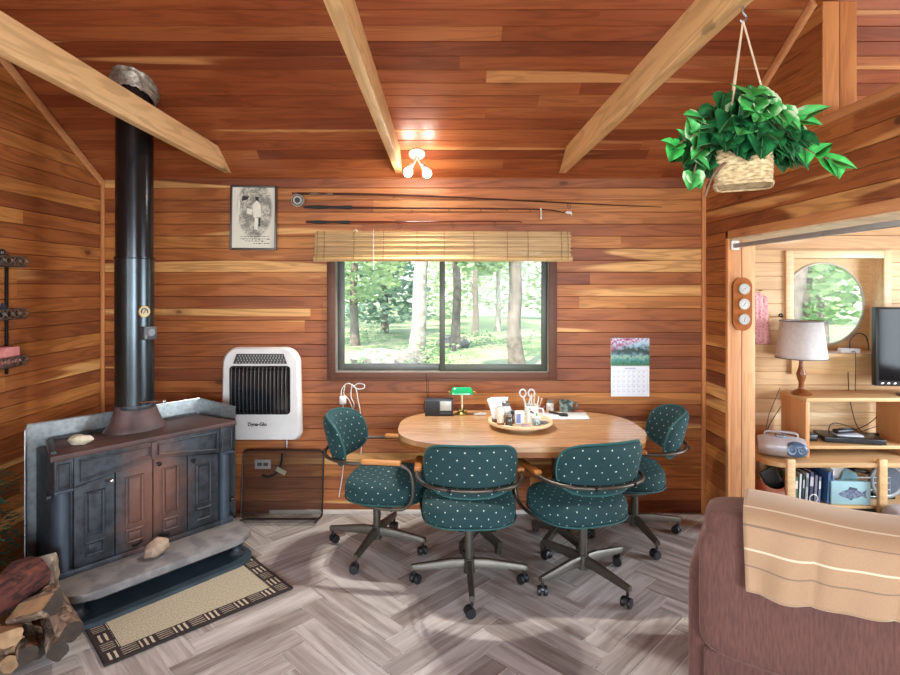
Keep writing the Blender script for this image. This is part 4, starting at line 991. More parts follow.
# ------------------------------------------------------------------ dining table
TZ = .76; tc = Vector((.482, 3.557, 0)); ta, tb = .762, .462
def sup(a, b, e, n=96):
    out = []
    for k in range(n):
        q = 2 * PI * k / n; c, s = math.cos(q), math.sin(q)
        out.append((a * math.copysign(abs(c) ** (2 / e), c), b * math.copysign(abs(s) ** (2 / e), s)))
    return out
tab = thing('dining_table', 'oval honey oak dining table standing under the window', 'table', tc)
mb = MB(); mb.prism(sup(ta, tb, 2.9), TZ - .03, TZ, None, .007); tt = mb.build('tabletop', M_oak, tab)
mb = MB(); e0 = sup(ta - .004, tb - .004, 2.9); e1 = sup(ta - .02, tb - .02, 2.9)
mb.rings([[(x, y, TZ - .03) for x, y in e0], [(x, y, TZ - .062) for x, y in e0], [(x, y, TZ - .064) for x, y in e1], [(x, y, TZ - .03) for x, y in e1]], True, False); mb.build('edge_band', wood('oak_edge', '#8a5426', '#9a6230', '#aa713c', ax=0, bid=False, knots=False, rough=.35), tab)
mb = MB(); mb.bx(-.5, .5, -.22, -.19, TZ - .075, TZ - .03); mb.bx(-.5, .5, .19, .22, TZ - .075, TZ - .03); mb.build('rail', M_dark, tab)
M_bronze = pm('bronze_metal', '#58524a', .42, .7, var=.1); M_steel = pm('grey_steel', '#84868a', .35, .8)
for s in (-1, 1):
    mb = MB(); mb.cyl((s * .25, .06, .09), (s * .25, .06, TZ - .05), .03); mb.bx(s * .25 - .05, s * .25 + .05, -.22, .34, TZ - .07, TZ - .05); pd = mb.build('pedestal', M_bronze, tab)
    for a in (55, 125, 235, 305):
        d = Vector((math.cos(R(a)), math.sin(R(a)), 0)); c = Vector((s * .25, .06, 0)); L = .21
        mb = MB(); mb.rings([[c + d * q + Vector((-d.y, d.x, 0)) * y + Vector((0, 0, z + zo)) for y, z in ((-.016, -.02), (.016, -.02), (.016, .02), (-.016, .02))] for q, zo in ((.02, .09), (L, .05))]); mb.cyl(c + d * (L - .02) + Vector((0, 0, .001)), c + d * (L - .02) + Vector((0, 0, .04)), .02); mb.build('foot', M_bronze, pd)

# ------------------------------------------------------------------ swivel chairs
def fabric():
    t = NT('dotted_teal_fabric'); uv = t.uv(); P_ = .068
    def grid(ofs):
        v = t.vmath('ADD', t.vmath('MULTIPLY', uv, (1 / P_, 1 / (P_ * 1.15), 0)), (ofs + .5, ofs + .5, 0)); x, y, z = t.xyz(v)
        dx = t.math('SUBTRACT', t.math('FRACT', x), .5); dy = t.math('SUBTRACT', t.math('FRACT', y), .5)
        return t.math('SQRT', t.math('ADD', t.math('MULTIPLY', dx, dx), t.math('MULTIPLY', dy, dy)))
    d = t.math('MINIMUM', grid(0), grid(.5)); dot = t.math('SUBTRACT', 1.0, t.step(d, .034, .062))
    o = t.obj(); wv = t.noise(t.vmath('MULTIPLY', uv, (1, 1, 1)), 420, 2)
    base = t.mix(wv, S('#08282b'), S('#113b3e')); t.col(t.mix(dot, base, S('#c6cfc3'))); t.rough(.85); t.bump(wv, .35, .002)
    t.p(Sheen_Weight=.15, Sheen_Roughness=.5, Sheen_Tint=S('#5fb0ae')); return t.m
M_fab = fabric(); M_pipe_ = pm('teal_piping', '#205150', .7); M_rubber = pm('caster_rubber', '#15171a', .4)
def make_chair(label):
    t = thing('swivel_chair', label, 'chair', (0, 0, 0), 0, 'swivel chairs around the table')
    # seat
    mb = MB(); n = 56; prof = [(.80, .362), (.94, .366), (1.0, .395), (1.005, .425), (.985, .455), (.93, .474), (.8, .484), (.6, .488), (.35, .490), (.1, .490), (.015, .490)]
    o = sup(.262, .255, 2.7, n); s0 = 0; ss = [0]
    for i in range(1, len(prof)): ss.append(ss[-1] + math.hypot((prof[i][0] - prof[i - 1][0]) * .26, prof[i][1] - prof[i - 1][1]))
    tot = ss[-1]
    def zz(x, y, s, z): return z - (.03 * max(0, (y / .255 - .45)) ** 1.5 if s > .4 else 0)
    rings = [[(x * s, y * s + .01, zz(x * s, y * s, s, z)) for x, y in o] for s, z in prof]
    def uvf(i, k):
        k %= n; x, y = o[k]; q = (tot - ss[i]) / .262; return (x * q, y * q)
    mb.rings(rings, True, True, True, uvf); seat = mb.build('seat', M_fab, t, sharp=70)
    mb = MB(); mb.tube([(x * 1.0, y * 1.0 + .01, .376) for x, y in o[::2]], .005, 6, closed=True); mb.build('piping', M_pipe_, seat)
    # backrest: padded shell curved around the sitter
    Rr, ph = .285, 1.02; hz = .145; zc = .705
    def bp(s, q, off):
        a = s * ph; lean = .04 * (q + .2)
        taper = 1 - .05 * max(0, -q) 
        r = Rr + off; return (r * math.sin(a * taper), -.045 - r * math.cos(a * taper) + .0 - lean, zc + q * hz - .012 * (s * s) * (1 if q > 0 else -.35))
    mb = MB(); m = 12; nn = 64; ou = sup(1, 1, 3.4, nn)
    def side(sign):
        rows = []
        for i in range(m + 1):
            f = 1 - i / m; f = max(f, .02); th = .034 * (1 - f ** 5) ** .6
            rows.append([bp(x * f, y * f, sign * th) for x, y in ou])
        return rows
    A_ = side(1); B_ = side(-1)
    rows = list(reversed(A_)) + B_[1:]
    fr = [max(1 - i / m, .02) for i in range(m + 1)]; fr = list(reversed(fr)) + fr[1:]
    def uvb(i, k): k %= nn; return (ou[k][0] * fr[i] * Rr * ph, ou[k][1] * fr[i] * hz)
    mb.rings(rows, True, True, True, uvb); back = mb.build('backrest', M_fab, t, sharp=80)
    mb = MB(); mb.tube([bp(x * 1.005, y * 1.01, 0) for x, y in ou], .006, 6, closed=True); mb.build('piping', M_pipe_, back)
    # one tube: under the seat, up the front of the arm, back and around the backrest
    half = [(.215, -.10, .362), (.25, -.02, .36), (.268, .09, .362), (.275, .17, .375), (.282, .215, .43), (.284, .22, .52), (.284, .20, .592), (.284, .14, .622), (.286, .03, .625), (.287, -.10, .622), (.272, -.20, .622), (.215, -.305, .626), (.11, -.365, .628)]
    pts = [(-x, y, z) for x, y, z in half] + [(0, -.382, .628)] + list(reversed(half))
    mb = MB(); mb.tube(pts, .0105, 10, sm=5); fm = mb.build('arm_frame', M_bronze, t)
    mb = MB()
    for s in (-1, 1): mb.ell((s * .115, -.376, .628), (.011, .007, .011), None, 10, 8)
    mb.build('bolt', M_dark, fm)
    for s in (-1, 1):
        mb = MB(); mb.box((s * .284, .035, .636), (.042, .235, .026), None, .01, 3); mb.build('armrest', M_armw, t)
    mb = MB(); mb.bx(-.10, .10, -.12, .12, .335, .362, .004); mb.bx(-.235, .235, -.03, .03, .348, .36, .003); mb.tube([(.05, .05, .34), (.2, .08, .335), (.23, .08, .335)], .006, 6); mb.build('seat_plate', M_dark, t)
    mb = MB(); mb.cyl((0, 0, .08), (0, 0, .345), .024, n=24); mb.cyl((0, 0, .07), (0, 0, .15), .032, n=24); mb.build('post', M_bronze, t)
    for k in range(4):
        a = PI / 2 * k; d = Vector((math.cos(a), math.sin(a), 0)); p_ = Vector((-d.y, d.x, 0)); L = .305
        mb = MB(); mb.rings([[d * q + p_ * (y * w) + Vector((0, 0, z * h + zo)) for y, z in ((-1, -1), (1, -1), (1, .6), (.6, 1), (-.6, 1), (-1, .6))] for q, zo, w, h in ((.02, .118, .017, .026), (.1, .118, .017, .024), (L, .097, .014, .015), (L + .016, .096, .014, .014))], True, True, False)
        lg = mb.build('base_leg', M_bronze, t)
        mb = MB(); c = d * L; mb.cyl(c + Vector((0, 0, .055)), c + Vector((0, 0, .092)), .008); 
        ca = a + .7 + k * .9; e = Vector((math.cos(ca), math.sin(ca), 0)); cc = c + Vector((-e.y, e.x, 0)) * .012
        hood = [cc + Vector((0, 0, .027))]
        mb.rings([[cc + e * s + Vector((-e.y, e.x, 0)) * (.021 * math.cos(q)) + Vector((0, 0, .030 + .026 * math.sin(q))) for q in [R(0 + 180 * i / 10) for i in range(11)]] + [cc + e * s + Vector((-e.y, e.x, 0)) * -.02 + Vector((0, 0, .028))] for s in (-.009, .009)]); mb.build('caster', M_rubber, lg)
        for s in (-1, 1):
            mb = MB(); mb.lathe([(.010, -.009), (.024, -.009), (.0265, -.006), (.0265, .006), (.024, .009), (.010, .009)], cc + e * s * .017 + Vector((0, 0, .0265)), 20, e); mb.build('wheel', M_rubber, lg)
    for ch in kids(t):
        if ch.name.split('.')[0] not in ('post', 'base_leg'): ch.location.y = .065
    return t
CH = [('teal dotted swivel chair at the left end of the table below the white cord', (-.415, 3.515), -8, -16),
      ('teal dotted swivel chair seen squarely from behind in front of the table', (.145, 3.10), 90, 0),
      ('teal dotted swivel chair turned half left in front of the round tray', (.785, 3.14), 108, 33),
      ('teal dotted swivel chair at the right end of the table below the calendar', (1.265, 3.70), 172, 6)]
def pose(o, xy, head, base):
    o.location = (xy[0], xy[1], 0.0); o.rotation_euler = (0, 0, R(head - 90))
    for ch in kids(o):
        if ch.name.startswith('base_leg'): ch.rotation_euler = (0, 0, R(base - (head - 90)))
proto = make_chair(CH[0][0])
chairs = [proto] + [copy_tree(proto) for _ in CH[1:]]
for o, (lab, xy, hd_, bs) in zip(chairs, CH): o['label'] = lab; pose(o, xy, hd_, bs)

# ------------------------------------------------------------------ things on the table
def ttop(px, py): Y = (EYE - TZ) * F / (py - CY); return P(px, py, Y)
p = ttop(439, 415.5); t = thing('table_radio', 'black table radio with a raised antenna standing under the window', 'radio', (p.x, p.y, TZ))
mb = MB(); mb.bx(-.096, .096, -.022, .03, .001, .117, .006); mb.build('case', pm('radio_case', '#202226', .4), t)
mb = MB(); mb.bx(-.088, -.0, -.025, -.021, .012, .104, .002); mb.build('speaker_grille', pm('radio_grille', '#0f1012', .6), t)
mb = MB(); mb.bx(.008, .084, -.025, -.021, .038, .102, .002); dp = mb.build('display', pm('lcd_grey', '#a9aea6', .3), t)
mb = MB()
for k in range(5): mb.bx(.012 + k * .015, .022 + k * .015, -.026, -.022, .014, .026, .001)
mb.build('button', pm('radio_button', '#3a3c40', .4), t)
mb = MB(); mb.tube([(-.082, .02, .115), (-.088, .022, .275)], .0028, 6); mb.tube([(-.07, .02, .115), (-.076, .022, .255)], .002, 6); mb.ell((-.0885, .022, .278), (.005, .005, .005)); mb.build('antenna', M_dark, t)
mb = MB(); mb.tube([(-.096, 0, .02), (-.104, 0, .05), (-.1, 0, .1)], .003, 6); mb.build('wrist_strap', M_black, t)
p = ttop(462, 414.5); t = thing('bankers_lamp', 'miniature green shaded brass lamp standing beside the radio', 'lamp', (p.x, p.y, TZ))
mb = MB(); mb.lathe([(.036, .001), (.037, .01), (.028, .02), (.012, .03)], n=28); mb.ell((-.015, -.012, .03), (.014, .014, .018)); mb.ell((.018, -.008, .028), (.013, .013, .016)); mb.build('base', pm('aged_brass', '#8a7a3e', .35, .8), t)
mb = MB(); mb.cyl((0, 0, .02), (0, 0, .145), .0055); mb.build('stem', pm('pale_brass', '#e0d3a8', .3, .5), t)
mb = MB(); rings = []
for i in range(13):
    x = -.08 + .16 * i / 12; q = min(1, (1 - abs(x) / .0805) * 4.5) ** .5 ; q = max(q, .25)
    rings.append([(x, .035 * q * math.cos(a), .142 + .048 * q * math.sin(a)) for a in [PI * k / 14 for k in range(15)]])
mb.rings(rings, False, False); mb.build('lamp_shade', pm('green_glass', '#1c9a5e', .12, var=.08), t)
mb = MB()
for s in (-1, 1): mb.ell((s * .088, 0, .155), (.012, .009, .009))
mb.build('finial', M_brass, t)
p = ttop(480, 415); mb = MB(); mb.bx(-.045, .045, -.018, .018, .001, .014, .006); mb.bx(-.012, .012, -.010, .010, .012, .018, .003); o = mb.build('small_box', pm('pale_grey_plastic', '#b9b4ac', .5)); o.location = (p.x, p.y, TZ); tag(o, 'small flat grey box lying right of the green lamp', 'box')

# lazy susan and what stands on it
LC = Vector((.487, 3.54, TZ)); LZ = TZ + .042
t = thing('lazy_susan', 'round pale wooden turntable tray on the table', 'tray', LC)
mb = MB(); mb.lathe([(.10, .001), (.10, .012), (.06, .014), (.06, .022)], n=40); mb.build('base', M_traywood, t)
mb = MB(); mb.lathe([(.15, .0215), (.192, .023), (.203, .032), (.203, .046), (.197, .05), (.19, .043), (.1, .042)], n=64); mb.build('plate', M_traywood, t)
def on(px, Y): return Vector(((px - CX) / F * Y, Y, LZ + .0015))
def cylthing(name, label, cat, loc, parts, group=None, rot=0):
    t = thing(name, label, cat, loc, rot, group)
    for nm, prof, m in parts: mb = MB(); mb.lathe(prof, n=28); mb.build(nm, m, t)
    return t
t = thing('napkin_holder', 'bunch of white paper napkins in a brown holder at the left of the tray', 'napkin holder', on(497.5, 3.50))
mb = MB(); mb.bx(-.035, .035, -.022, .022, 0, .02, .005); mb.build('holder', pm('brown_holder', '#6b4026', .5), t)
for k in range(5):
    mb = MB(); tl = -.10 + .07 * k; w_ = .04 + .006 * (k % 2)
    mb.rings([[(x * (.55 + .6 * f) + tl * f * .16 - .004, -.016 + k * .008 + .006 * f, .01 + f * (.125 + .008 * (k % 3)) + x * tl * f) for x in (-w_, -w_ * .3, w_ * .3, w_)] for f in (0, .25, .5, .75, 1)], False, False); o = mb.build('napkin', pm('napkin_white', '#e9e9ea', .85, var=.03), t)
    sm = o.modifiers.new('solid', 'SOLIDIFY'); sm.thickness = .003
M_cream = pm('cream_ceramic', '#e6d3bb', .35, var=.05); M_copper = pm('copper_band', '#9c6b42', .35, .6)
cylthing('salt_shaker', 'peach and white shaker with a copper base, foremost at the left of the tray', 'shaker', on(500.5, 3.42), [('body', [(.02, .012), (.023, .03), (.024, .085), (.02, .098), (.008, .104)], M_cream), ('base_band', [(.021, 0), (.022, .014), (.018, .0145)], M_copper)])
cylthing('pepper_shaker', 'white round bodied jar with a grey lid behind the peach shaker', 'shaker', on(506, 3.50), [('body', [(.026, 0), (.034, .03), (.035, .075), (.024, .10)], M_white), ('lid', [(.024, .10), (.025, .118), (.016, .128), (.006, .13)], pm('pewter_lid', '#6d6c6a', .35, .6))])
cylthing('glass_jar', 'small dark jar standing in front of the white jar on the tray', 'jar', on(509, 3.40), [('body', [(.02, 0), (.023, .012), (.021, .045), (.015, .055)], pm('dark_glass', '#4a4238', .15)), ('lid', [(.017, .055), (.018, .066), (.005, .068)], pm('jar_lid_silver', '#9a968c', .3, .7))])
cylthing('spice_jar', 'amber brown spice jar between the dark jar and the card packet', 'jar', on(513.5, 3.46), [('body', [(.018, 0), (.02, .01), (.02, .05), (.014, .06)], pm('amber_glass', '#5e4630', .2)), ('lid', [(.016, .06), (.016, .075), (.004, .076)], M_black)])
t = thing('card_packet', 'white packet with a blue panel standing in the middle of the tray', 'packet', on(519.5, 3.43), .08)
mb = MB(); mb.bx(-.028, .028, -.014, .014, 0, .082, .003); mb.build('box', M_white, t)
mb = MB(); mb.bx(-.022, .004, -.0155, -.0138, .01, .068, .0005); mb.build('blue_panel', pm('packet_blue', '#6f7fae', .5), t)
def mugm():
    t = NT('leafy_ceramic'); o = t.obj(); vo = t.n('TexVoronoi'); t.l(o, vo.inputs['Vector']); vo.inputs['Scale'].default_value = 38
    n1 = t.noise(o, 30, 2); m = t.math('SUBTRACT', 1.0, t.step(vo.outputs['Distance'], .28, .42)); x, y, z = t.xyz(o)
    m = t.math('MULTIPLY', m, t.math('LESS_THAN', z, .092)); t.col(t.mix(m, S('#e5e8e0'), t.mix(t.step(n1, .45, .6), S('#4f9a5e'), S('#6a5a44')))); t.rough(.2); return t.m
t = cylthing('leafy_mug', 'white mug with green leaf pattern holding scissors and pencils', 'mug', on(531.5, 3.49), [('cup', [(.038, 0), (.042, .006), (.043, .1), (.045, .106), (.041, .106), (.038, .09), (.036, .01)], mugm())])
mb = MB(); mb.tube([(.042, 0, .085), (.07, 0, .08), (.072, 0, .045), (.043, 0, .025)], .005, 8, sm=5); mb.build('handle', M_white, t)
MG = on(531.5, 3.49)
t = thing('scissors', 'pair of scissors with pale loop handles standing in the leafy mug', 'scissors', MG + Vector((-.012, .01, .012)), 0); 
mb = MB()
mb.rings([[(-.015 + x, y, z) for x, y in ((-.006, -.001), (.006, -.001), (.006, .001), (-.006, .001))] for x, z in ((.012, 0), (.0, .09))]); mb.rings([[(-.015 + x, y + .002, z) for x, y in ((-.006, -.001), (.006, -.001), (.006, .001), (-.006, .001))] for x, z in ((.002, 0), (.016, .09))]); mb.build('blade', pm('scissor_steel', '#5a5f66', .25, .9), t)
for s in (-1, 1):
    c = Vector((-.014 + s * .027, 0, .165)); mb = MB()
    mb.tube([c + Vector((.019 * math.cos(a), 0, .023 * math.sin(a))) for a in [2 * PI * k / 18 for k in range(18)]], .0055, 7, closed=True); mb.tube([(-.014 + s * .008, 0, .088), (-.014 + s * .016, 0, .118), (-.014 + s * .024, 0, .145)], .006, 7); mb.build('handle', pm('scissor_handle', '#c3bfba', .4), t)
for k, (dx, lx, h, c, nm) in enumerate(((.0, .0, .17, '#d9c9b0', 'tallest pale pencil standing in the leafy mug'), (.010, .01, .158, '#c9b59c', 'tan pencil just right of the tallest pencil in the mug'), (.018, .03, .15, '#e0d8cc', 'whitish pencil leaning right in the leafy mug'), (.024, .045, .14, '#b98a76', 'reddish pencil leaning furthest right in the leafy mug'), (-.002, .02, .135, '#d5bfa6', 'short beige pencil among the others in the leafy mug'))):
    t = thing('pencil', nm, 'pencil', MG + Vector((dx, -.012 + .006 * k, .008)), 0, 'pencils in the mug'); e = Vector((lx, .01, h)); mb = MB(); mb.cyl((0, 0, 0), e * .93, .0035, n=6); mb.build('shaft', pm('pencil' + c, c, .5), t)
    mb = MB(); mb.cyl(e * .93, e, .0035, .001, n=6); mb.build('tip', M_traywood, t)
t = thing('tea_tin', 'speckled grey and white small tin at the right of the tray', 'tin', on(536, 3.41), .3)
mb = MB(); mb.bx(-.022, .022, -.018, .018, 0, .045, .005); mb.build('tin', pm('speckled_tin', '#b9c0bc', .35, var=.1, scale=90, c2='#5a6660'), t)
mb = MB(); mb.bx(-.023, .023, -.019, .019, .045, .052, .003); mb.build('lid', M_white, t)
for k, (px, Y, lab, c) in enumerate(((526, 3.385, 'mauve coaster lying at the front of the tray under the packet', '#a58a94'), (543, 3.47, 'grey coaster lying at the right edge of the tray', '#8d949a'))):
    mb = MB(); mb.lathe([(.03, 0), (.032, .003), (.03, .006)], n=28); o = mb.build('coaster', pm('coaster' + c, c, .6, var=.25, scale=60)); o.location = on(px, Y); tag(o, lab, 'coaster')
# papers, magnifier, small jars behind
def page(label, c, w, d, rot, curl, tint):
    mb = MB(); n = 8
    mb.rings([[(x, y, .0012 + curl * max(0, (x / w)) ** 2 + .0005) for y in (-d / 2, 0, d / 2)] for x in [-w / 2 + w * i / n for i in range(n + 1)]], False, False)
    o = mb.build('paper_sheet', pm('sheet' + tint, tint, .8, var=.03)); o.location = (c.x, c.y, TZ); o.rotation_euler = (0, 0, rot); m = o.modifiers.new('solid', 'SOLIDIFY'); m.thickness = .0008; tag(o, label, 'paper'); return o
page('white paper lying on the table right behind the tray', ttop(551, 416), .20, .19, -.08, .004, '#e4e6ea')
page('open white booklet page lying furthest right on the table', ttop(573, 416), .20, .20, -.12, .02, '#dfe4e4')
p = ttop(558, 415); t = thing('magnifying_glass', 'black magnifying glass lying across the two papers', 'magnifier', (p.x, p.y, TZ + .008), 0)
mb = MB(); mb.lathe([(.022, -.003), (.03, -.005), (.032, 0), (.03, .005), (.022, .003)], (.03, -.035, .002), 24); mb.build('lens_rim', M_black, t)
mb = MB(); mb.cyl((.012, -.012, .002), (-.05, .055, .002), .006, .008); mb.build('handle', M_black, t)
p = ttop(550.5, 411.5); cylthing('ink_jar', 'small clear jar with a pale label at the back of the table behind the papers', 'jar', (p.x, p.y + .02, TZ), [('body', [(.024, 0), (.027, .01), (.027, .05), (.02, .058)], pm('label_jar', '#c9c6c0', .3, var=.2, scale=50)), ('lid', [(.021, .058), (.022, .078), (.006, .08)], pm('grey_lid', '#77746f', .4))])
p = ttop(566.5, 411.5); t = cylthing('camouflage_mug', 'short mottled green and grey mug at the back of the table', 'mug', (p.x, p.y + .02, TZ), [('cup', [(.045, 0), (.048, .006), (.048, .065), (.05, .072), (.046, .072), (.043, .01)], pm('mottled_glaze', '#8fa3a0', .3, var=.1, scale=28, c2='#3f4f48'))])
mb = MB(); mb.tube([(.046, -.01, .06), (.07, -.015, .055), (.07, -.015, .025), (.046, -.01, .015)], .005, 8, sm=5); mb.build('handle', pm('mottled_glaze', '#8fa3a0'), t)
p = ttop(580, 411.8); mb = MB(); mb.tube([(-.04, .01, .006), (.0, 0, .006), (.03, -.006, .006)], [.004, .006, .003], 8); o = mb.build('red_pen', pm('red_pen', '#b06a5c', .4)); o.location = (p.x, p.y, TZ); tag(o, 'reddish pen lying right of the mottled mug', 'pen')
p = ttop(541, 412.5); mb = MB(); mb.tube([(-.035, 0, .007), (.02, .02, .02), (.03, .024, .045)], [.004, .006, .003], 8); o = mb.build('purple_pen', pm('mauve_pen', '#8e6f86', .4)); o.location = (p.x, p.y, TZ); tag(o, 'mauve pen leaning between the leafy mug and the jar with a pale label', 'pen')

# ------------------------------------------------------------------ hanging plant
hp = P(743, 168, 1.62); HX, HY = hp.x, 1.62; bz = P(0, 187, HY).z
t = thing('hanging_plant', 'green ivy plant in a woven basket hanging from the right beam', 'hanging plant', (HX, HY, bz))
def basket_tex():
    t = NT('woven_straw'); o = t.obj(); n1 = t.noise(t.vmath('MULTIPLY', o, (60, 60, 160)), 1, 2); t.col(t.ramp(n1, [(.3, S('#8a7452')), (.5, S('#b39a70')), (.7, S('#cdb88f'))])); t.rough(.8); return t.m
mb = MB(); nth, nz_ = 120, 40; rows = []
for i in range(nz_ + 1):
    f = i / nz_; r = .071 + .003 * math.sin(f * PI); row = []
    for k in range(nth):
        a = 2 * PI * k / nth; q = .0035 * math.sin(a * 15 + (PI if int(f * 16) % 2 else 0)) * abs(math.sin(f * 16 * PI)); sq = 1 / max((abs(math.cos(a + .5)) ** 5 + abs(math.sin(a + .5)) ** 5) ** .2, .1)
        row.append(((r * sq + q) * math.cos(a), (r * sq + q) * math.sin(a), f * .122))
    rows.append(row)
mb.rings(rows, True, False)
mb.face([mb.v((x, y, .003)) for x, y, z in rows[0]]); mb.face([mb.v((x * .95, y * .95, .105)) for x, y, z in rows[0]])
for z in (.004, .122): mb.tube([(x * 1.02, y * 1.02, z) for x, y, _ in rows[0][::3]], .006, 6, closed=True)
mb.build('basket', basket_tex(), t)
hook = Vector((0, 0, 2.462 - bz))
mb = MB()
for a in (100, 215, 335): mb.tube([(.085 * math.cos(R(a)), .085 * math.sin(R(a)), .12), hook + Vector((0, 0, -.045))], .0028, 6)
mb.build('hanger_cord', pm('jute_cord', '#b9a184', .8), t)
mb = MB(); mb.tube([hook, hook + Vector((0, 0, -.02)), hook + Vector((.01, 0, -.035)), hook + Vector((0, 0, -.05)), hook + Vector((-.008, 0, -.042))], .003, 6, sm=4); mb.build('hook', M_steel, t)
def leaf(mb, p, d, up, s, fold=.25):
    d = Vector(d).normalized(); up = Vector(up); w_ = d.cross(up)
    if w_.length < 1e-3: w_ = Vector((1, 0, 0))
    w_.normalize(); nn = w_.cross(d)
    sh = [(0, 0), (-.12, .30), (.08, .52), (.38, .50), (.70, .28), (1.0, 0)]
    mid = [mb.v(p + d * (x * s) - nn * (s * .18 * x * x)) for x in (0, .1, .38, .68, 1.0)]
    for sg in (-1, 1):
        e = [mb.v(p + d * (x * s) + w_ * (sg * y * s) + nn * (s * (fold * y - .18 * x * x))) for x, y in sh[1:5]]
        q = [mid[0], e[0], e[1], mid[1]]
        for f, uv in (([mid[0], e[0], e[1], mid[1]], ((0, 0), (-.1, .28), (.1, .48), (.1, 0))), ([mid[1], e[1], e[2], mid[2]], ((.1, 0), (.1, .48), (.38, .44), (.38, 0))), ([mid[2], e[2], e[3], mid[3]], ((.38, 0), (.38, .44), (.68, .24), (.68, 0))), ([mid[3], e[3], mid[4]], ((.68, 0), (.68, .24), (1, 0)))):
            mb.face(f, True, list(uv))
def leafm(name, a, b, edge=None):
    t = NT(name); o = t.obj(); x, y, z = t.xyz(t.uv()); n1 = t.noise(o, 26, 3)
    c = t.mix(t.step(n1, .35, .65), S(a), S(b)); vein = t.math('LESS_THAN', t.math('ABSOLUTE', y), .02); c = t.mix(t.math('MULTIPLY', vein, .5), c, S('#7fbf7a'))
    if edge: c = t.mix(t.step(t.math('ADD', y, t.math('MULTIPLY', n1, .5)), .56, .72), c, S(edge))
    t.col(c); t.rough(.55); t.p(Specular_IOR_Level=.3); return t.m
rr = random.Random(12)
M_l1 = leafm('ivy_green', '#174f27', '#256d37'); M_l2 = leafm('ivy_dark', '#0f4a26', '#1d6a36'); M_l3 = leafm('ivy_variegated', '#2f8a3d', '#4fa653', '#b9cfa6'); M_l4 = leafm('ivy_bright', '#2f9a3f', '#46b252')
def bunch(name, mat, specs):
    mb = MB()
    for p, d, s in specs: leaf(mb, Vector(p), d, Vector((rr.uniform(-.3, .3), -1, .9)), s, rr.uniform(.05, .22))
    mb.build(name, mat, t, sharp=0, recalc=False)
def crown(n, smin, smax, xr=.135, zlo=.10, zhi=.30):
    out = []
    for _ in range(n):
        a = rr.uniform(0, 2 * PI); r = xr * rr.random() ** .5; x, y = r * math.cos(a), r * math.sin(a) * .85
        z = zlo + (zhi - zlo) * rr.random() * (1 - (r / xr) ** 2 * .75); out.append(((x, y, z), (x * 4 + rr.gauss(0, .3), y * 4 + rr.gauss(0, .3) - .25, -.75 + rr.gauss(0, .35)), rr.uniform(smin, smax)))
    return out
bunch('foliage', M_l2, crown(130, .055, .085)); bunch('foliage', M_l1, crown(115, .05, .08)); bunch('variegated_foliage', M_l3, crown(44, .06, .09, .14, .14, .30)); bunch('bright_foliage', M_l4, [((-.06, -.13, .24), (-.2, -.7, -.3), .09), ((-.03, -.13, .17), (-.5, -.4, .1), .07), ((.11, -.08, .17), (.5, -.5, -.2), .06)])
mb = MB(); sp1 = catmull([(-.08, -.03, .12), (-.14, -.04, .14), (-.18, -.05, .13), (-.215, -.05, .105)], 5); sp2 = catmull([(.07, -.04, .12), (.13, -.06, .10), (.17, -.07, .075), (.21, -.08, .06)], 5); sp3 = catmull([(-.08, .0, .13), (-.12, -.03, .12), (-.15, -.05, .08), (-.165, -.05, .03)], 5)
for s_ in (sp1, sp2, sp3): mb = MB(); mb.tube(s_, .0025, 5); mb.build('stem', pm('vine_stem', '#6b4a34', .7), t)
mb = MB(); mb.tube([(-.075, -.05, .06), (-.10, -.03, .03), (-.12, -.02, -.03)], .004, 6, sm=4); mb.build('stem', pm('vine_stem', '#6b4a34', .7), t)
bunch('trailing_leaves', M_l4, [(sp1[-1], (-.7, -.3, .3), .05), (sp1[-1], (-.4, -.3, -.8), .05), (sp1[-3], (-.5, -.2, -.3), .04), (sp2[-1], (.8, -.3, -.3), .06), (sp2[-4], (.4, -.3, -.8), .06), (sp2[-1], (.1, -.3, -.8), .055), (sp2[6], (-.1, -.4, -.9), .05), (sp2[9], (.6, -.3, .5), .05)])
bunch('trailing_leaves', M_l3, [(sp1[4], (-.1, -.3, .9), .05), (sp1[8], (-.3, -.3, .8), .055), (sp1[11], (-.6, -.2, .7), .04), (sp3[8], (-.5, -.3, -.4), .05), (sp3[-1], (-.3, -.3, -.8), .055), (sp3[-1], (.3, -.3, -.9), .05), (sp3[11], (.5, -.3, -.5), .045), (sp1[6], (-.2, -.4, -.8), .05)])

# ------------------------------------------------------------------ recliner and throw
def velour():
    t = NT('mauve_brown_velour'); o = t.obj(); n1 = t.noise(t.vmath('MULTIPLY', o, (150, 150, 22)), 1, 3); n2 = t.noise(o, 5, 3)
    t.col(t.mix(n1, t.mix(n2, S('#2c1613'), S('#41241f')), t.mix(n2, S('#5f3a32'), S('#744c41')))); t.rough(.9); t.bump(n1, .35, .003); t.p(Sheen_Weight=.35, Sheen_Roughness=.4, Sheen_Tint=S('#e0b8a4')); return t.m
M_vel = velour()
RA = -31; t = thing('recliner', 'mauve brown upholstered recliner with its back to the viewer', 'armchair', (.915, 1.93, 0), R(RA))
RW_ = 1.12
def cushion(mb, x0, x1, y0, y1, z0, z1, r, e=5, puff=.02):
    # rounded padded block: superellipsoid grid
    cx_, cy_, cz_ = (x0 + x1) / 2, (y0 + y1) / 2, (z0 + z1) / 2; n, m = 48, 28
    def sg(v, p): return math.copysign(abs(v) ** p, v)
    rows = []
    for i in range(m + 1):
        f = -PI / 2 + PI * i / m; row = []
        for k in range(n):
            a = 2 * PI * k / n; p = 2 / e
            cf = max(math.cos(f), .0001)
            row.append((cx_ + (x1 - x0) / 2 * sg(cf, p) * sg(math.cos(a), p), cy_ + (y1 - y0) / 2 * sg(cf, p) * sg(math.sin(a), p), cz_ + (z1 - z0) / 2 * sg(math.sin(f), p)))
        rows.append(row)
    mb.rings(rows)
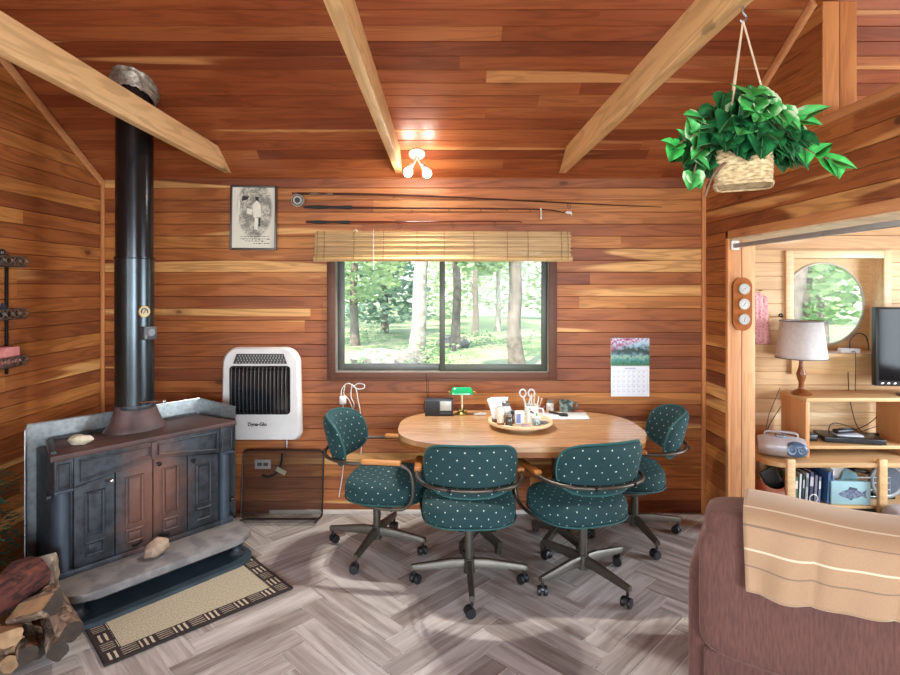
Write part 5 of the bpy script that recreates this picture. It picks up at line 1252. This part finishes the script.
mb = MB(); cushion(mb, -.035, RW_ + .035, 0, .17, .37, .82, .05, 9); bk = mb.build('back_panel', M_vel, t, sharp=0)
mb = MB(); cushion(mb, -.02, RW_ + .02, -.012, .22, .74, .89, .06, 5); mb.build('head_cushion', M_vel, t, sharp=0)
mb = MB(); cushion(mb, .01, RW_ - .01, .11, .28, .42, .78, .06, 5); mb.build('back_cushion', M_vel, t, sharp=0)
for x0, x1 in ((-.082, .13), (RW_ - .13, RW_ + .082)):
    mb = MB(); cushion(mb, x0, x1, .07, .58, .04, .655, .06, 8); mb.build('armrest', M_vel, t, sharp=0)
mb = MB(); cushion(mb, .15, RW_ - .15, .22, .93, .36, .52, .05, 6); mb.build('seat', M_vel, t, sharp=0)
mb = MB(); mb.bx(-.02, RW_ + .02, .03, .88, .06, .38, .02); mb.build('base', M_vel, t)
for x in (.06, RW_ - .06):
    for y in (.1, .8): mb = MB(); mb.cyl((x, y, .001), (x, y, .065), .02, .025); mb.build('foot', M_dark, t)
def throwm():
    t = NT('tan_throw'); x, y, z = t.xyz(t.uv()); o = t.obj(); n1 = t.noise(t.vmath('MULTIPLY', o, (400, 400, 400)), 1, 2)
    c = t.mix(n1, S('#88694d'), S('#a68464'))
    def stripe(v, w): return t.math('LESS_THAN', t.math('ABSOLUTE', t.math('SUBTRACT', y, v)), w)
    for v, w, cl in ((-.012, .003, '#c9b79c'), (.046, .0022, '#5f4c3d'), (.112, .003, '#cdbb9f'), (.163, .0022, '#64503f')): c = t.mix(t.math('MULTIPLY', stripe(v, w), .8), c, S(cl))
    t.col(c); t.rough(.75); t.p(Sheen_Weight=.5, Sheen_Tint=S('#fff0d8')); t.bump(n1, .2, .002); return t.m
th = thing('throw_blanket', 'tan striped throw blanket draped over the back of the recliner', 'blanket', (.915, 1.93, 0), R(RA))
prof = [(.30, .60), (.295, .70), (.275, .80), (.24, .875), (.18, .909), (.105, .917), (.04, .909), (-.016, .878), (-.028, .835), (-.028, .79), (-.026, .75), (-.025, .71), (-.025, .672)]
prof = catmull([(0, a, b) for a, b in prof], 4); rows = []; nx = 70; d0 = 0
arc = [0.0]
for i in range(1, len(prof)): arc.append(arc[-1] + (prof[i] - prof[i - 1]).length)
iz = min(range(len(prof)), key=lambda i: abs(prof[i].y - .02) + abs(prof[i].z - .89)); mb = MB()
for i, q in enumerate(prof):
    row = []
    for k in range(nx + 1):
        x = .105 + .012 * max(0, arc[i] - arc[iz]) / .3 + (RW_ - .16) * k / nx; f = max(0, arc[i] - arc[iz]); h = .024 * math.sin(x * 17 + 1) * min(1, f * 6) + .010 * math.sin(x * 39 + f * 9) * min(1, f * 6)
        dipz = -.035 * f / .3 * (.5 + .5 * math.sin(x * 7.5)); row.append((x, q.y - (abs(h) if f > 0 else 0) - .002, q.z + dipz + (.006 * math.sin(x * 11) if f < .05 else 0)))
    rows.append(row)
mb.rings(rows, False, False, True, lambda i, k: (k / nx, arc[min(i, len(arc) - 1)] - arc[iz]))
o = mb.build('cloth', throwm(), th, sharp=0); m = o.modifiers.new('solid', 'SOLIDIFY'); m.thickness = .006; m.offset = 0

# ------------------------------------------------------------------ weather dials, rod, cloth
p = P(741.5, 304, 3.715); t = thing('weather_station', 'oval wooden plaque with three round dials on the pale jamb', 'weather station', (p.x, 3.717, p.z))
mb = MB(); mb.prism([(x, z) for x, z in rrect(.062, .176, .06, 10)], 0, .018, Matrix(((1, 0, 0, 0), (0, 0, -1, 0), (0, 1, 0, 0), (0, 0, 0, 1))), .005); mb.build('plaque', M_plaque, t)
for dz_ in (.1, 0, -.1):
    mb = MB(); mb.cyl((.005, -.017, dz_), (.005, -.032, dz_), .039, n=36); dl = mb.build('dial', M_chrome, t)
    mb = MB(); mb.cyl((.005, -.0318, dz_), (.005, -.0332, dz_), .033, n=36); mb.build('dial_face', pm('dial_white', '#bdbdba', .3), dl)
    mb = MB()
    for k in range(11): a = R(-50 + 28 * k); mb.box((.005 + .026 * math.cos(a), -.0335, dz_ + .026 * math.sin(a)), (.006, .001, .0022), Matrix.Rotation(-a, 4, 'Y'))
    mb.box((.005, -.0338, dz_), (.003, .001, .034), Matrix.Rotation(.6 + dz_ * 4, 4, 'Y')); mb.build('scale_marks', pm('dial_marks', '#55504a', .5), dl)
t = thing('curtain_rod', 'grey metal curtain track running along the wide opening in the right wall', 'curtain rod', (1.93, 3.717, P(0, 246, 3.72).z))
mb = MB(); mb.bx(-.012, .012, -2.5, -.012, -.014, .014, .004); mb.build('track', M_alum, t)
mb = MB(); mb.bx(-.022, .03, -.014, 0, -.026, .035, .004); mb.build('bracket', M_white, t)
mb = MB(); mb.bx(-.022, .03, -2.515, -2.5, -.026, .035, .004); mb.build('bracket', M_white, t)
t = thing('hanging_towel', 'pink patterned cloth hanging on the pale boards behind the jamb', 'towel', (2.5, ALC - .012, 1.6))
def pinkm():
    t = NT('pink_print'); o = t.obj(); vo = t.n('TexVoronoi'); t.l(o, vo.inputs['Vector']); vo.inputs['Scale'].default_value = 55; t.col(t.mix(t.step(vo.outputs['Distance'], .25, .5), S('#c9848a'), S('#e2aeb0'))); t.rough(.85); return t.m
mb = MB(); x0, x1 = P(754, 0, 4.42).x - 2.5, P(770, 0, 4.42).x - 2.5; zt2, zb2 = P(0, 292, 4.42).z - 1.6, P(0, 344, 4.42).z - 1.6
mb.rings([[(x0 + (x1 - x0) * (k / 10) * (.82 + .18 * f) + .01 * f, -.006 - .008 * abs(math.sin(k * .9 + f)), zt2 + (zb2 - zt2) * f - (.012 if k > 5 else 0) * (1 - f) * k * .3) for k in range(11)] for f in [i / 8 for i in range(9)]], False, False); o = mb.build('cloth', pinkm(), t); m = o.modifiers.new('solid', 'SOLIDIFY'); m.thickness = .005
mb = MB(); mb.cyl((x0 + .06, .012, zt2 + .01), (x0 + .06, -.02, zt2 + .012), .004); mb.build('nail', M_dark, t)
p = P(786, 316, ALC - .02); mb = MB(); mb.tube([(0, .02, 0), (0, -.02, -.005), (-.01, -.035, .0), (-.02, -.04, .02), (-.035, -.03, .01)], .006, 6, sm=4); o = mb.build('coat_hook', M_dark); o.location = (P(783, 0, ALC).x - .03, ALC - .02, P(0, 316, ALC).z); tag(o, 'small dark iron hook on the boards left of the round window', 'hook')
SKY = .8; P_REAR = (28, 215); P_SIDE = 120; P_LEFT = 122; P_BULB = 10; P_SPOT = 55; EXPO = 0.6
# ------------------------------------------------------------------ low bench with shelf unit in the adjoining room
BZ = .395; bx_0, bx_1 = 2.31, 4.3
t = thing('low_bench', 'long low pine bench holding books and the shelf unit in the side room', 'bench', (0, 0, 0))
mb = MB(); pts = [(bx_0 + .10, 3.97), (bx_1, 3.97), (bx_1, 4.43), (bx_0, 4.43), (bx_0, 4.12), (bx_0 + .03, 4.02)]; mb.prism(pts, BZ - .035, BZ, None, .006); mb.build('top', M_shelfw, t)
mb = MB(); mb.bx(bx_0 + .12, bx_1, 4.0, 4.42, .06, .08); mb.build('lower_shelf', M_shelfw, t)
for x in (2.46, 3.11, 3.9):
    mb = MB(); mb.bx(x - .03, x + .03, 3.95, 3.985, 0.0, BZ + .03, .008); mb.build('leg', M_shelfw, t)
    mb = MB(); mb.bx(x - .03, x + .03, 4.40, 4.43, 0.0, BZ - .035, .004); mb.build('leg', M_shelfw, t)
t = thing('shelf_unit', 'open pine shelf unit standing on the low bench under the round window', 'shelf', (0, 0, BZ))
UY0, UY1 = 4.10, 4.40; ut = .832 - BZ; ux0, ux1 = 2.655, 4.1
mb = MB(); mb.bx(ux0 - .0, ux1, UY0 - .01, UY1, ut - .028, ut, .004); mb.build('top', M_shelfw, t)
for x in (ux0, 3.40, ux1 - .03):
    mb = MB(); mb.bx(x, x + .03, UY0, UY1, 0, ut - .028, .003); mb.build('side_panel', M_shelfe, t)
mb = MB(); mb.bx(ux0 + .03, ux1 - .03, UY0, UY1, .06, .085, .003); mb.build('middle_shelf', M_shelfw, t)
SHZ = BZ + .085; TOPZ = .832
# lamp
p = P(803, 395, 4.2); t = thing('table_lamp', 'table lamp with a grey white shade and turned wood base on the shelf unit', 'lamp', (p.x, 4.22, TOPZ))
mb = MB(); mb.lathe([(.065, 0), (.07, .012), (.05, .028), (.02, .045), (.017, .09), (.03, .13), (.034, .16), (.02, .20), (.014, .24), (.02, .27), (.012, .29)], n=28); mb.build('base', M_lampw, t)
mb = MB(); mb.cyl((0, 0, .28), (0, 0, .53), .006); mb.build('stem', M_brass, t)
mb = MB(); sh0, sh1 = .278, .555; n = 48
mb.rings([[(r * math.cos(2 * PI * k / n), r * math.sin(2 * PI * k / n), z) for k in range(n)] for r, z in ((.172, sh0), (.167, sh0 + .03), (.140, sh1))], True, False); o = mb.build('lamp_shade', pm('grey_linen_shade', '#c3c2c0', .8, var=.05, scale=40), t); m = o.modifiers.new('solid', 'SOLIDIFY'); m.thickness = .003
for r, z in ((.173, sh0), (.141, sh1)): mb = MB(); mb.tube([(r * math.cos(2 * PI * k / n), r * math.sin(2 * PI * k / n), z) for k in range(n)], .0035, 6, closed=True); mb.build('shade_trim', pm('shade_trim', '#5c5650', .7), o)
mb = MB()
for a in (0, 120, 240): mb.tube([(0, 0, .53), (.14 * math.cos(R(a)), .14 * math.sin(R(a)), sh1 - .004)], .002, 5)
mb.build('shade_ring', M_brass, t)
# television
t = thing('television', 'small black flat television on the shelf unit at the right edge', 'television', (3.53, 4.16, TOPZ), R(-4))
mb = MB(); mb.bx(-.31, .31, -.02, .035, .075, .66, .006); mb.build('case', M_black, t)
mb = MB(); mb.bx(-.29, .29, -.0215, -.019, .115, .645); mb.build('screen', pm('tv_screen', '#0a0c0f', .08, Specular_IOR_Level=.15), t)
mb = MB()
for k in range(6): mb.bx(-.28 + k * .045, -.26 + k * .045, -.023, -.02, .088, .1, .001)
mb.build('button', M_chrome, t)
mb = MB(); mb.lathe([(.13, 0), (.13, .01), (.04, .016)], n=32); mb.cyl((0, 0, .012), (0, 0, .09), .02); mb.build('stand', M_black, t)
# adapter on the ledge
t = thing('power_strip', 'white adapter block with a looped black cord on the sill of the round window', 'adapter', (P(848, 0, 4.4).x, 4.39, CWZ0 + .001))
mb = MB(); mb.bx(-.075, .075, -.025, .025, 0, .035, .006); mb.build('case', M_white, t)
mb = MB(); mb.tube([(0, -.01, .035), (-.0, -.015, .10), (.05, -.02, .155), (.11, -.02, .14), (.14, -.01, .09), (.155, .0, .02)], .004, 6, sm=5); mb.tube([(.0, -.03, .01), (0, -.07, 0), (.0, -.068, -.25), (.03, -.03, -.295)], .003, 6, sm=4); mb.build('cable', M_blackcord, t)
# boombox
t = thing('boombox', 'silver portable stereo with a blue front lying on the left of the bench', 'stereo', (2.485, 4.12, BZ + .001), R(-24)); t.scale = (.80, .95, .95)
mb = MB(); rows = []
for i in range(15):
    x = -.19 + .38 * i / 14; q = 1 - .25 * abs(2 * i / 14 - 1) ** 3
    rows.append([(x, .105 * q * math.cos(a), .085 + .083 * q * math.sin(a)) for a in [2 * PI * k / 28 for k in range(28)]])
mb.rings(rows); mb.build('body', pm('silver_plastic', '#bfbfc2', .3, .3, var=.05), t)
mb = MB(); mb.ell((.105, -.085, .085), (.095, .026, .06), None, 28, 14); fp = mb.build('front_panel', pm('stereo_blue', '#4c6480', .3, .2), t)
for x, r in ((.07, .036), (.145, .026)):
    mb = MB(); mb.lathe([(r, 0), (r, .006), (r * .8, .004), (r * .4, -.002), (r * .2, .004)], (x, -.107, .085), 26, (0, -1, 0)); mb.build('speaker_cone', pm('cone_grey', '#7f93aa', .35, .3), fp)
mb = MB(); mb.tube([(-.13, 0, .15), (-.12, .0, .185), (.0, .0, .192), (.12, .0, .185), (.13, 0, .15)], .009, 8, sm=4); mb.build('handle', pm('silver_plastic', '#bfbfc2'), t)
mb = MB(); mb.bx(-.05, .05, -.05, .03, .155, .175, .01); mb.build('disc_lid', pm('disc_lid', '#8f9298', .25, .3), t)
mb = MB(); mb.tube([(-.12, .06, .15), (-.08, .11, .30), (.02, .18, .50)], .003, 6); mb.build('antenna', M_dark, t)
# player and phone on the shelf
pz = SHZ + .001
t = thing('disc_player', 'flat black disc player on the middle shelf with a handset on it', 'disc player', (3.07, 4.24, pz), R(-14))
mb = MB(); mb.bx(-.20, .20, -.11, .11, .006, .042, .004); mb.build('case', M_black, t)
mb = MB(); mb.bx(-.19, .19, -.112, -.109, .014, .034); mb.build('front_panel', pm('player_front', '#2a2d32', .2), t)
mb = MB()
for x in (-.17, .17):
    for y in (-.08, .08): mb.cyl((x, y, 0), (x, y, .008), .012)
mb.build('foot', M_black, t)
mb = MB(); mb.bx(-.09, .09, -.045, .045, .0, .012, .004); o = mb.build('paper_pad', pm('grey_pad', '#b9bec6', .6)); o.location = (3.05, 4.22, pz + .043); o.rotation_euler = (0, 0, R(-10)); tag(o, 'pale grey pad lying on the disc player', 'pad')
t = thing('cordless_phone', 'black handset lying on the pale pad on top of the disc player', 'handset', (3.03, 4.24, pz + .057), R(12))
mb = MB(); mb.box((0, 0, .017), (.16, .055, .032), None, .014, 3); mb.build('body', M_black, t); mb = MB(); mb.bx(-.02, .06, -.02, .02, .0325, .0345, .001); mb.build('keypad', pm('keypad_grey', '#4d545c', .4), t)
t = thing('cable_box', 'small black box at the left end of the middle shelf', 'box', (2.76, 4.27, pz)); mb = MB(); mb.box((0, 0, .028), (.13, .12, .05), None, .012, 3); mb.build('case', M_black, t); mb = MB(); mb.bx(-.05, .05, -.062, -.058, .018, .036, .001); mb.build('front_panel', pm('player_front', '#2a2d32'), t)
def cord(label, pts, r=.0035, m=M_blackcord, name='black_wire'):
    mb = MB(); mb.tube(pts, r, 6, sm=6); o = mb.build(name, m); tag(o, label, 'cord'); return o
cord('black cord looping up from the disc player to the back of the shelf', [P(830, 440, 4.2), P(829, 428, 4.3), P(835, 423, 4.36), P(850, 427, 4.38), P(862, 434, 4.38), P(872, 440, 4.33)])
cord('black cord running from the shelf up under the top board to the right', [P(855, 430, 4.385), P(868, 424, 4.39), P(878, 415, 4.39), P(880, 405, 4.39)])
cord('black cord hanging down behind the shelf unit from the adapter', [P(848, 372, 4.42), P(849, 392, 4.42), P(852, 410, 4.39), P(857, 426, 4.385), P(866, 436, 4.37)])
cord('thin black cord slanting across the middle shelf opening to the right', [P(860, 432, 4.37), P(875, 427, 4.38), P(886, 424, 4.39), P(884, 414, 4.39), P(886, 404, 4.39)], .003)
cord('dark lamp cord slanting down the wall to the stereo', [P(788, 396, 4.42), P(780, 408, 4.43), P(770, 424, 4.43), P(764, 438, 4.40)], .003)
mb = MB(); mb.bx(-.03, .03, -.015, .015, 0, .025, .004); o = mb.build('cord_block', M_black); o.location = P(874, 432, 4.36); o.location.z = SHZ + .001; tag(o, 'black adapter block at the back right of the middle shelf', 'adapter')
# books leaning on the lower shelf
LZ2 = .081
def book(label, px0, px1, h, col, lean=0, Y=4.04, dep=.18, sp=None):
    x = (px0 + px1) / 2; w_ = max((px1 - px0) / F * Y * .92, .012); c = P(x, 0, Y)
    t = thing('book', label, 'book', (c.x, Y + dep / 2, LZ2 + abs(math.sin(R(lean))) * w_ / 2 + .001), (0, R(lean), 0), 'books under the bench')
    mb = MB(); mb.bx(-w_ / 2, w_ / 2, -dep / 2, -dep / 2 + .003, 0, h); mb.bx(-w_ / 2, -w_ / 2 + .003, -dep / 2, dep / 2, 0, h); mb.bx(w_ / 2 - .003, w_ / 2, -dep / 2, dep / 2, 0, h); mb.build('cover', pm('cover' + col, col, .5, var=.08), t)
    mb = MB(); mb.bx(-w_ / 2 + .003, w_ / 2 - .003, -dep / 2 + .004, dep / 2 - .004, .003, h - .004); mb.build('pages', M_paper, t)
    if sp: mb = MB(); mb.bx(-w_ / 2 + .003, w_ / 2 - .003, -dep / 2 - .001, -dep / 2 + .001, h * .55, h * .85); mb.build('spine_label', pm('spine' + sp, sp, .5), t)
BK = [('thin green and grey book, leftmost of the row under the bench', 794, 797.5, .19, '#5f7a66', '#d9d9cf'), ('white spined book beside the leftmost green one', 798, 801, .21, '#cfd0cc', None), ('slim dark teal book third from the left under the bench', 801.5, 804, .20, '#2f4a52', '#b9c0c0'), ('pale grey book in the middle of the row under the bench', 804.5, 808, .215, '#a9a8a6', '#6a6f78'), ('navy spined book under the bench beside the pale grey one', 808.5, 813, .225, '#39415e', '#b5b5c0'), ('grey violet book right of the navy one', 813.5, 817, .20, '#746f7d', None), ('slate blue thin book leaning before the big blue folder', 817.5, 820.5, .19, '#5a6a82', '#c5c9cf')]
for b in BK: book(b[0], b[1], b[2], b[3], b[4], 3, sp=b[5])
t = thing('folder', 'big slate blue folder leaning to the right behind the books', 'folder', (P(818, 0, 4.3).x, 4.29, LZ2), (0, R(24), 0))
mb = MB(); mb.bx(-.10, .10, -.012, .012, .042, .24, .002); mb.build('cover', pm('folder_blue', '#5f7f9c', .4, var=.12), t)
book('tall bright blue binder with white pages before the fish card', 826, 829.5, .225, '#3f6492', 4, sp=None)
book('white spined magazine file right next to the blue binder', 830.5, 833, .235, '#dfe1e2', 4, sp='#5f86b0')
t = thing('fish_card', 'pale blue card box with a fish drawing standing under the bench', 'card box', (P(853, 0, 4.0).x, 4.03, LZ2), R(-4))
mb = MB(); mb.bx(-.135, .135, -.012, .03, 0, .165, .003); mb.build('box', pm('pale_blue_card', '#9cc3c9', .6, var=.05), t)
MF2 = Matrix(((1, 0, 0, 0), (0, 0, -1, -.0122), (0, 1, 0, 0), (0, 0, 0, 1)))
fish = [(-.09, .075), (-.05, .10), (.0, .112), (.05, .102), (.075, .088), (.105, .108), (.10, .075), (.108, .045), (.075, .066), (.04, .048), (-.01, .042), (-.06, .055)]
mb = MB(); mb.prism(fish, 0, .0015, MF2); fs = mb.build('fish_drawing', pm('fish_grey', '#7c8a9e', .6, var=.3, scale=60, c2='#5a6478'), t)
mb = MB(); mb.prism([(-.02, .108), (-.01, .128), (.04, .118), (.045, .103)], 0, .0018, MF2); mb.build('fin', pm('fish_fin', '#4a5262', .6), fs)
mb = MB(); mb.prism([(-.02, .045), (.0, .03), (.015, .045)], 0, .0018, MF2); mb.build('fin', pm('fish_fin', '#4a5262', .6), fs)
mb = MB(); mb.prism([(-.072, .08), (-.066, .085), (-.06, .08), (-.066, .075)], 0, .0022, MF2); mb.build('eye', pm('fish_fin', '#4a5262', .6), fs)
mb = MB(); mb.prism([(-.07, 0), (.075, 0), (.06, .09), (-.02, .13), (-.06, .06)], -.001, .001, Matrix(((1, 0, 0, 0), (0, 0, -1, 0), (0, 1, 0, 0), (0, 0, 0, 1)))); o = mb.build('envelope', pm('teal_envelope', '#6f9aa2', .6)); o.location = (P(850, 0, 4.1).x, 4.10, LZ2 + .10); o.rotation_euler = (R(-8), 0, 0); tag(o, 'teal envelope sticking up behind the fish card', 'envelope')
mb = MB(); mb.bx(-.05, .05, -.002, .002, 0, .235); o = mb.build('white_sheet', M_paper); o.location = (P(837, 0, 4.12).x, 4.13, LZ2); o.rotation_euler = (R(-5), R(6), 0); tag(o, 'white sheet standing between the magazine file and the teal envelope', 'paper')
t = thing('wire_basket', 'grey wire basket beside the second bench leg', 'basket', (P(868, 0, 4.15).x + .02, 4.2, LZ2))
mb = MB()
for z in (.02, .07, .12, .16): mb.tube([(-.12, -.08, z), (.12, -.08, z), (.12, .08, z), (-.12, .08, z)], .003, 6, closed=True)
for k in range(9): x = -.12 + .03 * k; mb.tube([(x, -.08, .16), (x, -.08, .003), (x, .08, .003), (x, .08, .16)], .002, 5)
mb.build('wire_frame', M_alum, t)
mb = MB(); mb.box((0, 0, 0), (.17, .10, .02), Matrix.Rotation(R(12), 4, 'Y'), .004); o = mb.build('keyboard', M_black); o.location = (P(866, 0, 4.15).x, 4.2, LZ2 + .185); tag(o, 'dark flat device lying across the wire basket', 'device')
t = thing('silver_speaker', 'round silver fan shaped speaker behind the right bench leg', 'speaker', (3.27, 4.16, LZ2 + .135))
mb = MB(); mb.tube([(.115 * math.cos(2 * PI * k / 32), -.03, .115 * math.sin(2 * PI * k / 32)) for k in range(32)], .018, 10, closed=True); mb.build('ring', M_alum, t)
mb = MB(); mb.lathe([(.10, 0), (.085, .02), (.05, .03), (.03, .015), (.0301, .05), (.01, .06)], (0, -.04, 0), 32, (0, 1, 0)); mb.build('cone', pm('speaker_cone_dark', '#5c6470', .35, .4), t)
mb = MB(); mb.bx(-.06, .06, -.04, .06, -.135, -.118, .004); mb.build('base', M_dark, t)
mb = MB(); cushion(mb, -.16, .16, -.10, .10, 0, .14, .05, 3.2); o = mb.build('grey_bag', pm('grey_bag_cloth', '#b7b3b2', .8, var=.12, scale=20), sharp=0); o.location = (3.20, 3.83, .0); tag(o, 'pale grey stuffed bag on the floor by the right bench leg', 'bag')
# leather bag at the left end
t = thing('leather_basket', 'brown leather bag standing open at the left end of the bench', 'bag', (2.37, 4.05, 0.0))
mb = MB(); rows = []
for z, sx_, sy_ in ((.002, .09, .08), (.06, .105, .09), (.16, .11, .095), (.21, .105, .085)):
    rows.append([(x, y, z + (.05 * (x / sx_) ** 2 if z > .2 else 0)) for x, y in sup(sx_, sy_, 2.6, 36)])
mb.rings(rows, True, False); mb.face([mb.v(q) for q in rows[0]]); o = mb.build('body', pm('brown_leather', '#8a4a30', .4, var=.12, scale=14), t); m = o.modifiers.new('solid', 'SOLIDIFY'); m.thickness = .006
mb = MB(); mb.box((0, 0, 0), (.12, .02, .22), Matrix.Rotation(R(-28), 4, 'Y'), .006); o = mb.build('tablet', M_black); o.location = (2.385, 4.04, .235); tag(o, 'black flat tablet sticking up out of the brown leather bag', 'tablet')
mb = MB(); mb.tube([(-.03 + .03 * math.cos(a), 0, .03 * math.sin(a)) for a in [2 * PI * k / 20 for k in range(20)]], .004, 6, closed=True); o = mb.build('tape_ring', M_white); o.location = (P(815, 0, 4.0).x + .03, 4.015, LZ2 + .045); tag(o, 'small white ring standing before the books', 'ring')

# ------------------------------------------------------------------ daylight and lamps
w = bpy.data.worlds.new('World'); scene.world = w; w.use_nodes = True; nt = w.node_tree; nt.nodes.clear()
sky = nt.nodes.new('ShaderNodeTexSky'); sky.sky_type = 'NISHITA'; sky.sun_elevation = R(58); sky.sun_rotation = R(205); sky.sun_intensity = .12; sky.sun_disc = True; sky.altitude = 300; sky.dust_density = 2.0
bg = nt.nodes.new('ShaderNodeBackground'); bg.inputs[1].default_value = SKY; ow = nt.nodes.new('ShaderNodeOutputWorld')
mixn = nt.nodes.new('ShaderNodeMix'); mixn.data_type = 'RGBA'; mixn.inputs[0].default_value = .35; mixn.inputs[7].default_value = (2.2, 2.3, 2.4, 1)
nt.links.new(sky.outputs[0], mixn.inputs[6]); nt.links.new(mixn.outputs[2], bg.inputs[0]); nt.links.new(bg.outputs[0], ow.inputs[0])
def area(name, loc, rot, sx, sy, power, col):
    l = bpy.data.lights.new(name, 'AREA'); l.shape = 'RECTANGLE'; l.size = sx; l.size_y = sy; l.energy = power; l.color = col
    o = bpy.data.objects.new(name, l); COL.objects.link(o); o.location = loc; o.rotation_euler = rot; o['kind'] = 'helper'; return o
DAY = (.80, .91, 1.0)
for i, (a, b) in enumerate(RW): area('rear_window_daylight', ((a + b) / 2, REAR - .06, 1.4), (R(90), 0, 0), b - a, 1.6, P_REAR[i], DAY)
area('side_window_daylight', (XE + .06, 2.3, 1.35), (R(90), 0, R(90)), 2.2, 1.3, P_SIDE, DAY)
area('kitchen_window_portal', ((WX0 + WX1) / 2, BACK + .145, (WZ0 + WZ1) / 2), (R(-90), 0, 0), WX1 - WX0, WZ1 - WZ0, 1, (1, 1, 1)).data.cycles.is_portal = True
area('left_window_daylight', (XL - .06, -1.4, 1.4), (R(90), 0, R(-90)), 2.4, 1.4, P_LEFT, DAY)
for p in BULBS:
    l = bpy.data.lights.new('bulb_spot', 'SPOT'); l.energy = P_SPOT; l.color = (1, .95, .88); l.shadow_soft_size = .035; l.spot_size = R(140); l.spot_blend = .5
    o = bpy.data.objects.new('bulb_spot', l); COL.objects.link(o); o.location = p + Vector((0, -.0, -.035)); o.rotation_euler = (R(-32), 0, 0); o['kind'] = 'helper'
    l = bpy.data.lights.new('bulb_light', 'POINT'); l.energy = P_BULB; l.color = (1, .93, .82); l.shadow_soft_size = .035
    o = bpy.data.objects.new('bulb_light', l); COL.objects.link(o); o.location = p; o['kind'] = 'helper'

scene.view_settings.view_transform = 'Standard'; scene.view_settings.look = 'None'; scene.view_settings.gamma = 1.0; scene.view_settings.use_curve_mapping = False
scene.view_settings.exposure = EXPO
scene.cycles.use_denoising = True
try: scene.cycles.denoiser = 'OPENIMAGEDENOISE'
except Exception: pass
scene.cycles.max_bounces = 8; scene.cycles.diffuse_bounces = 4; scene.cycles.glossy_bounces = 3; scene.cycles.transparent_max_bounces = 12
scene.cycles.caustics_reflective = False; scene.cycles.caustics_refractive = False; scene.cycles.sample_clamp_indirect = 6.0
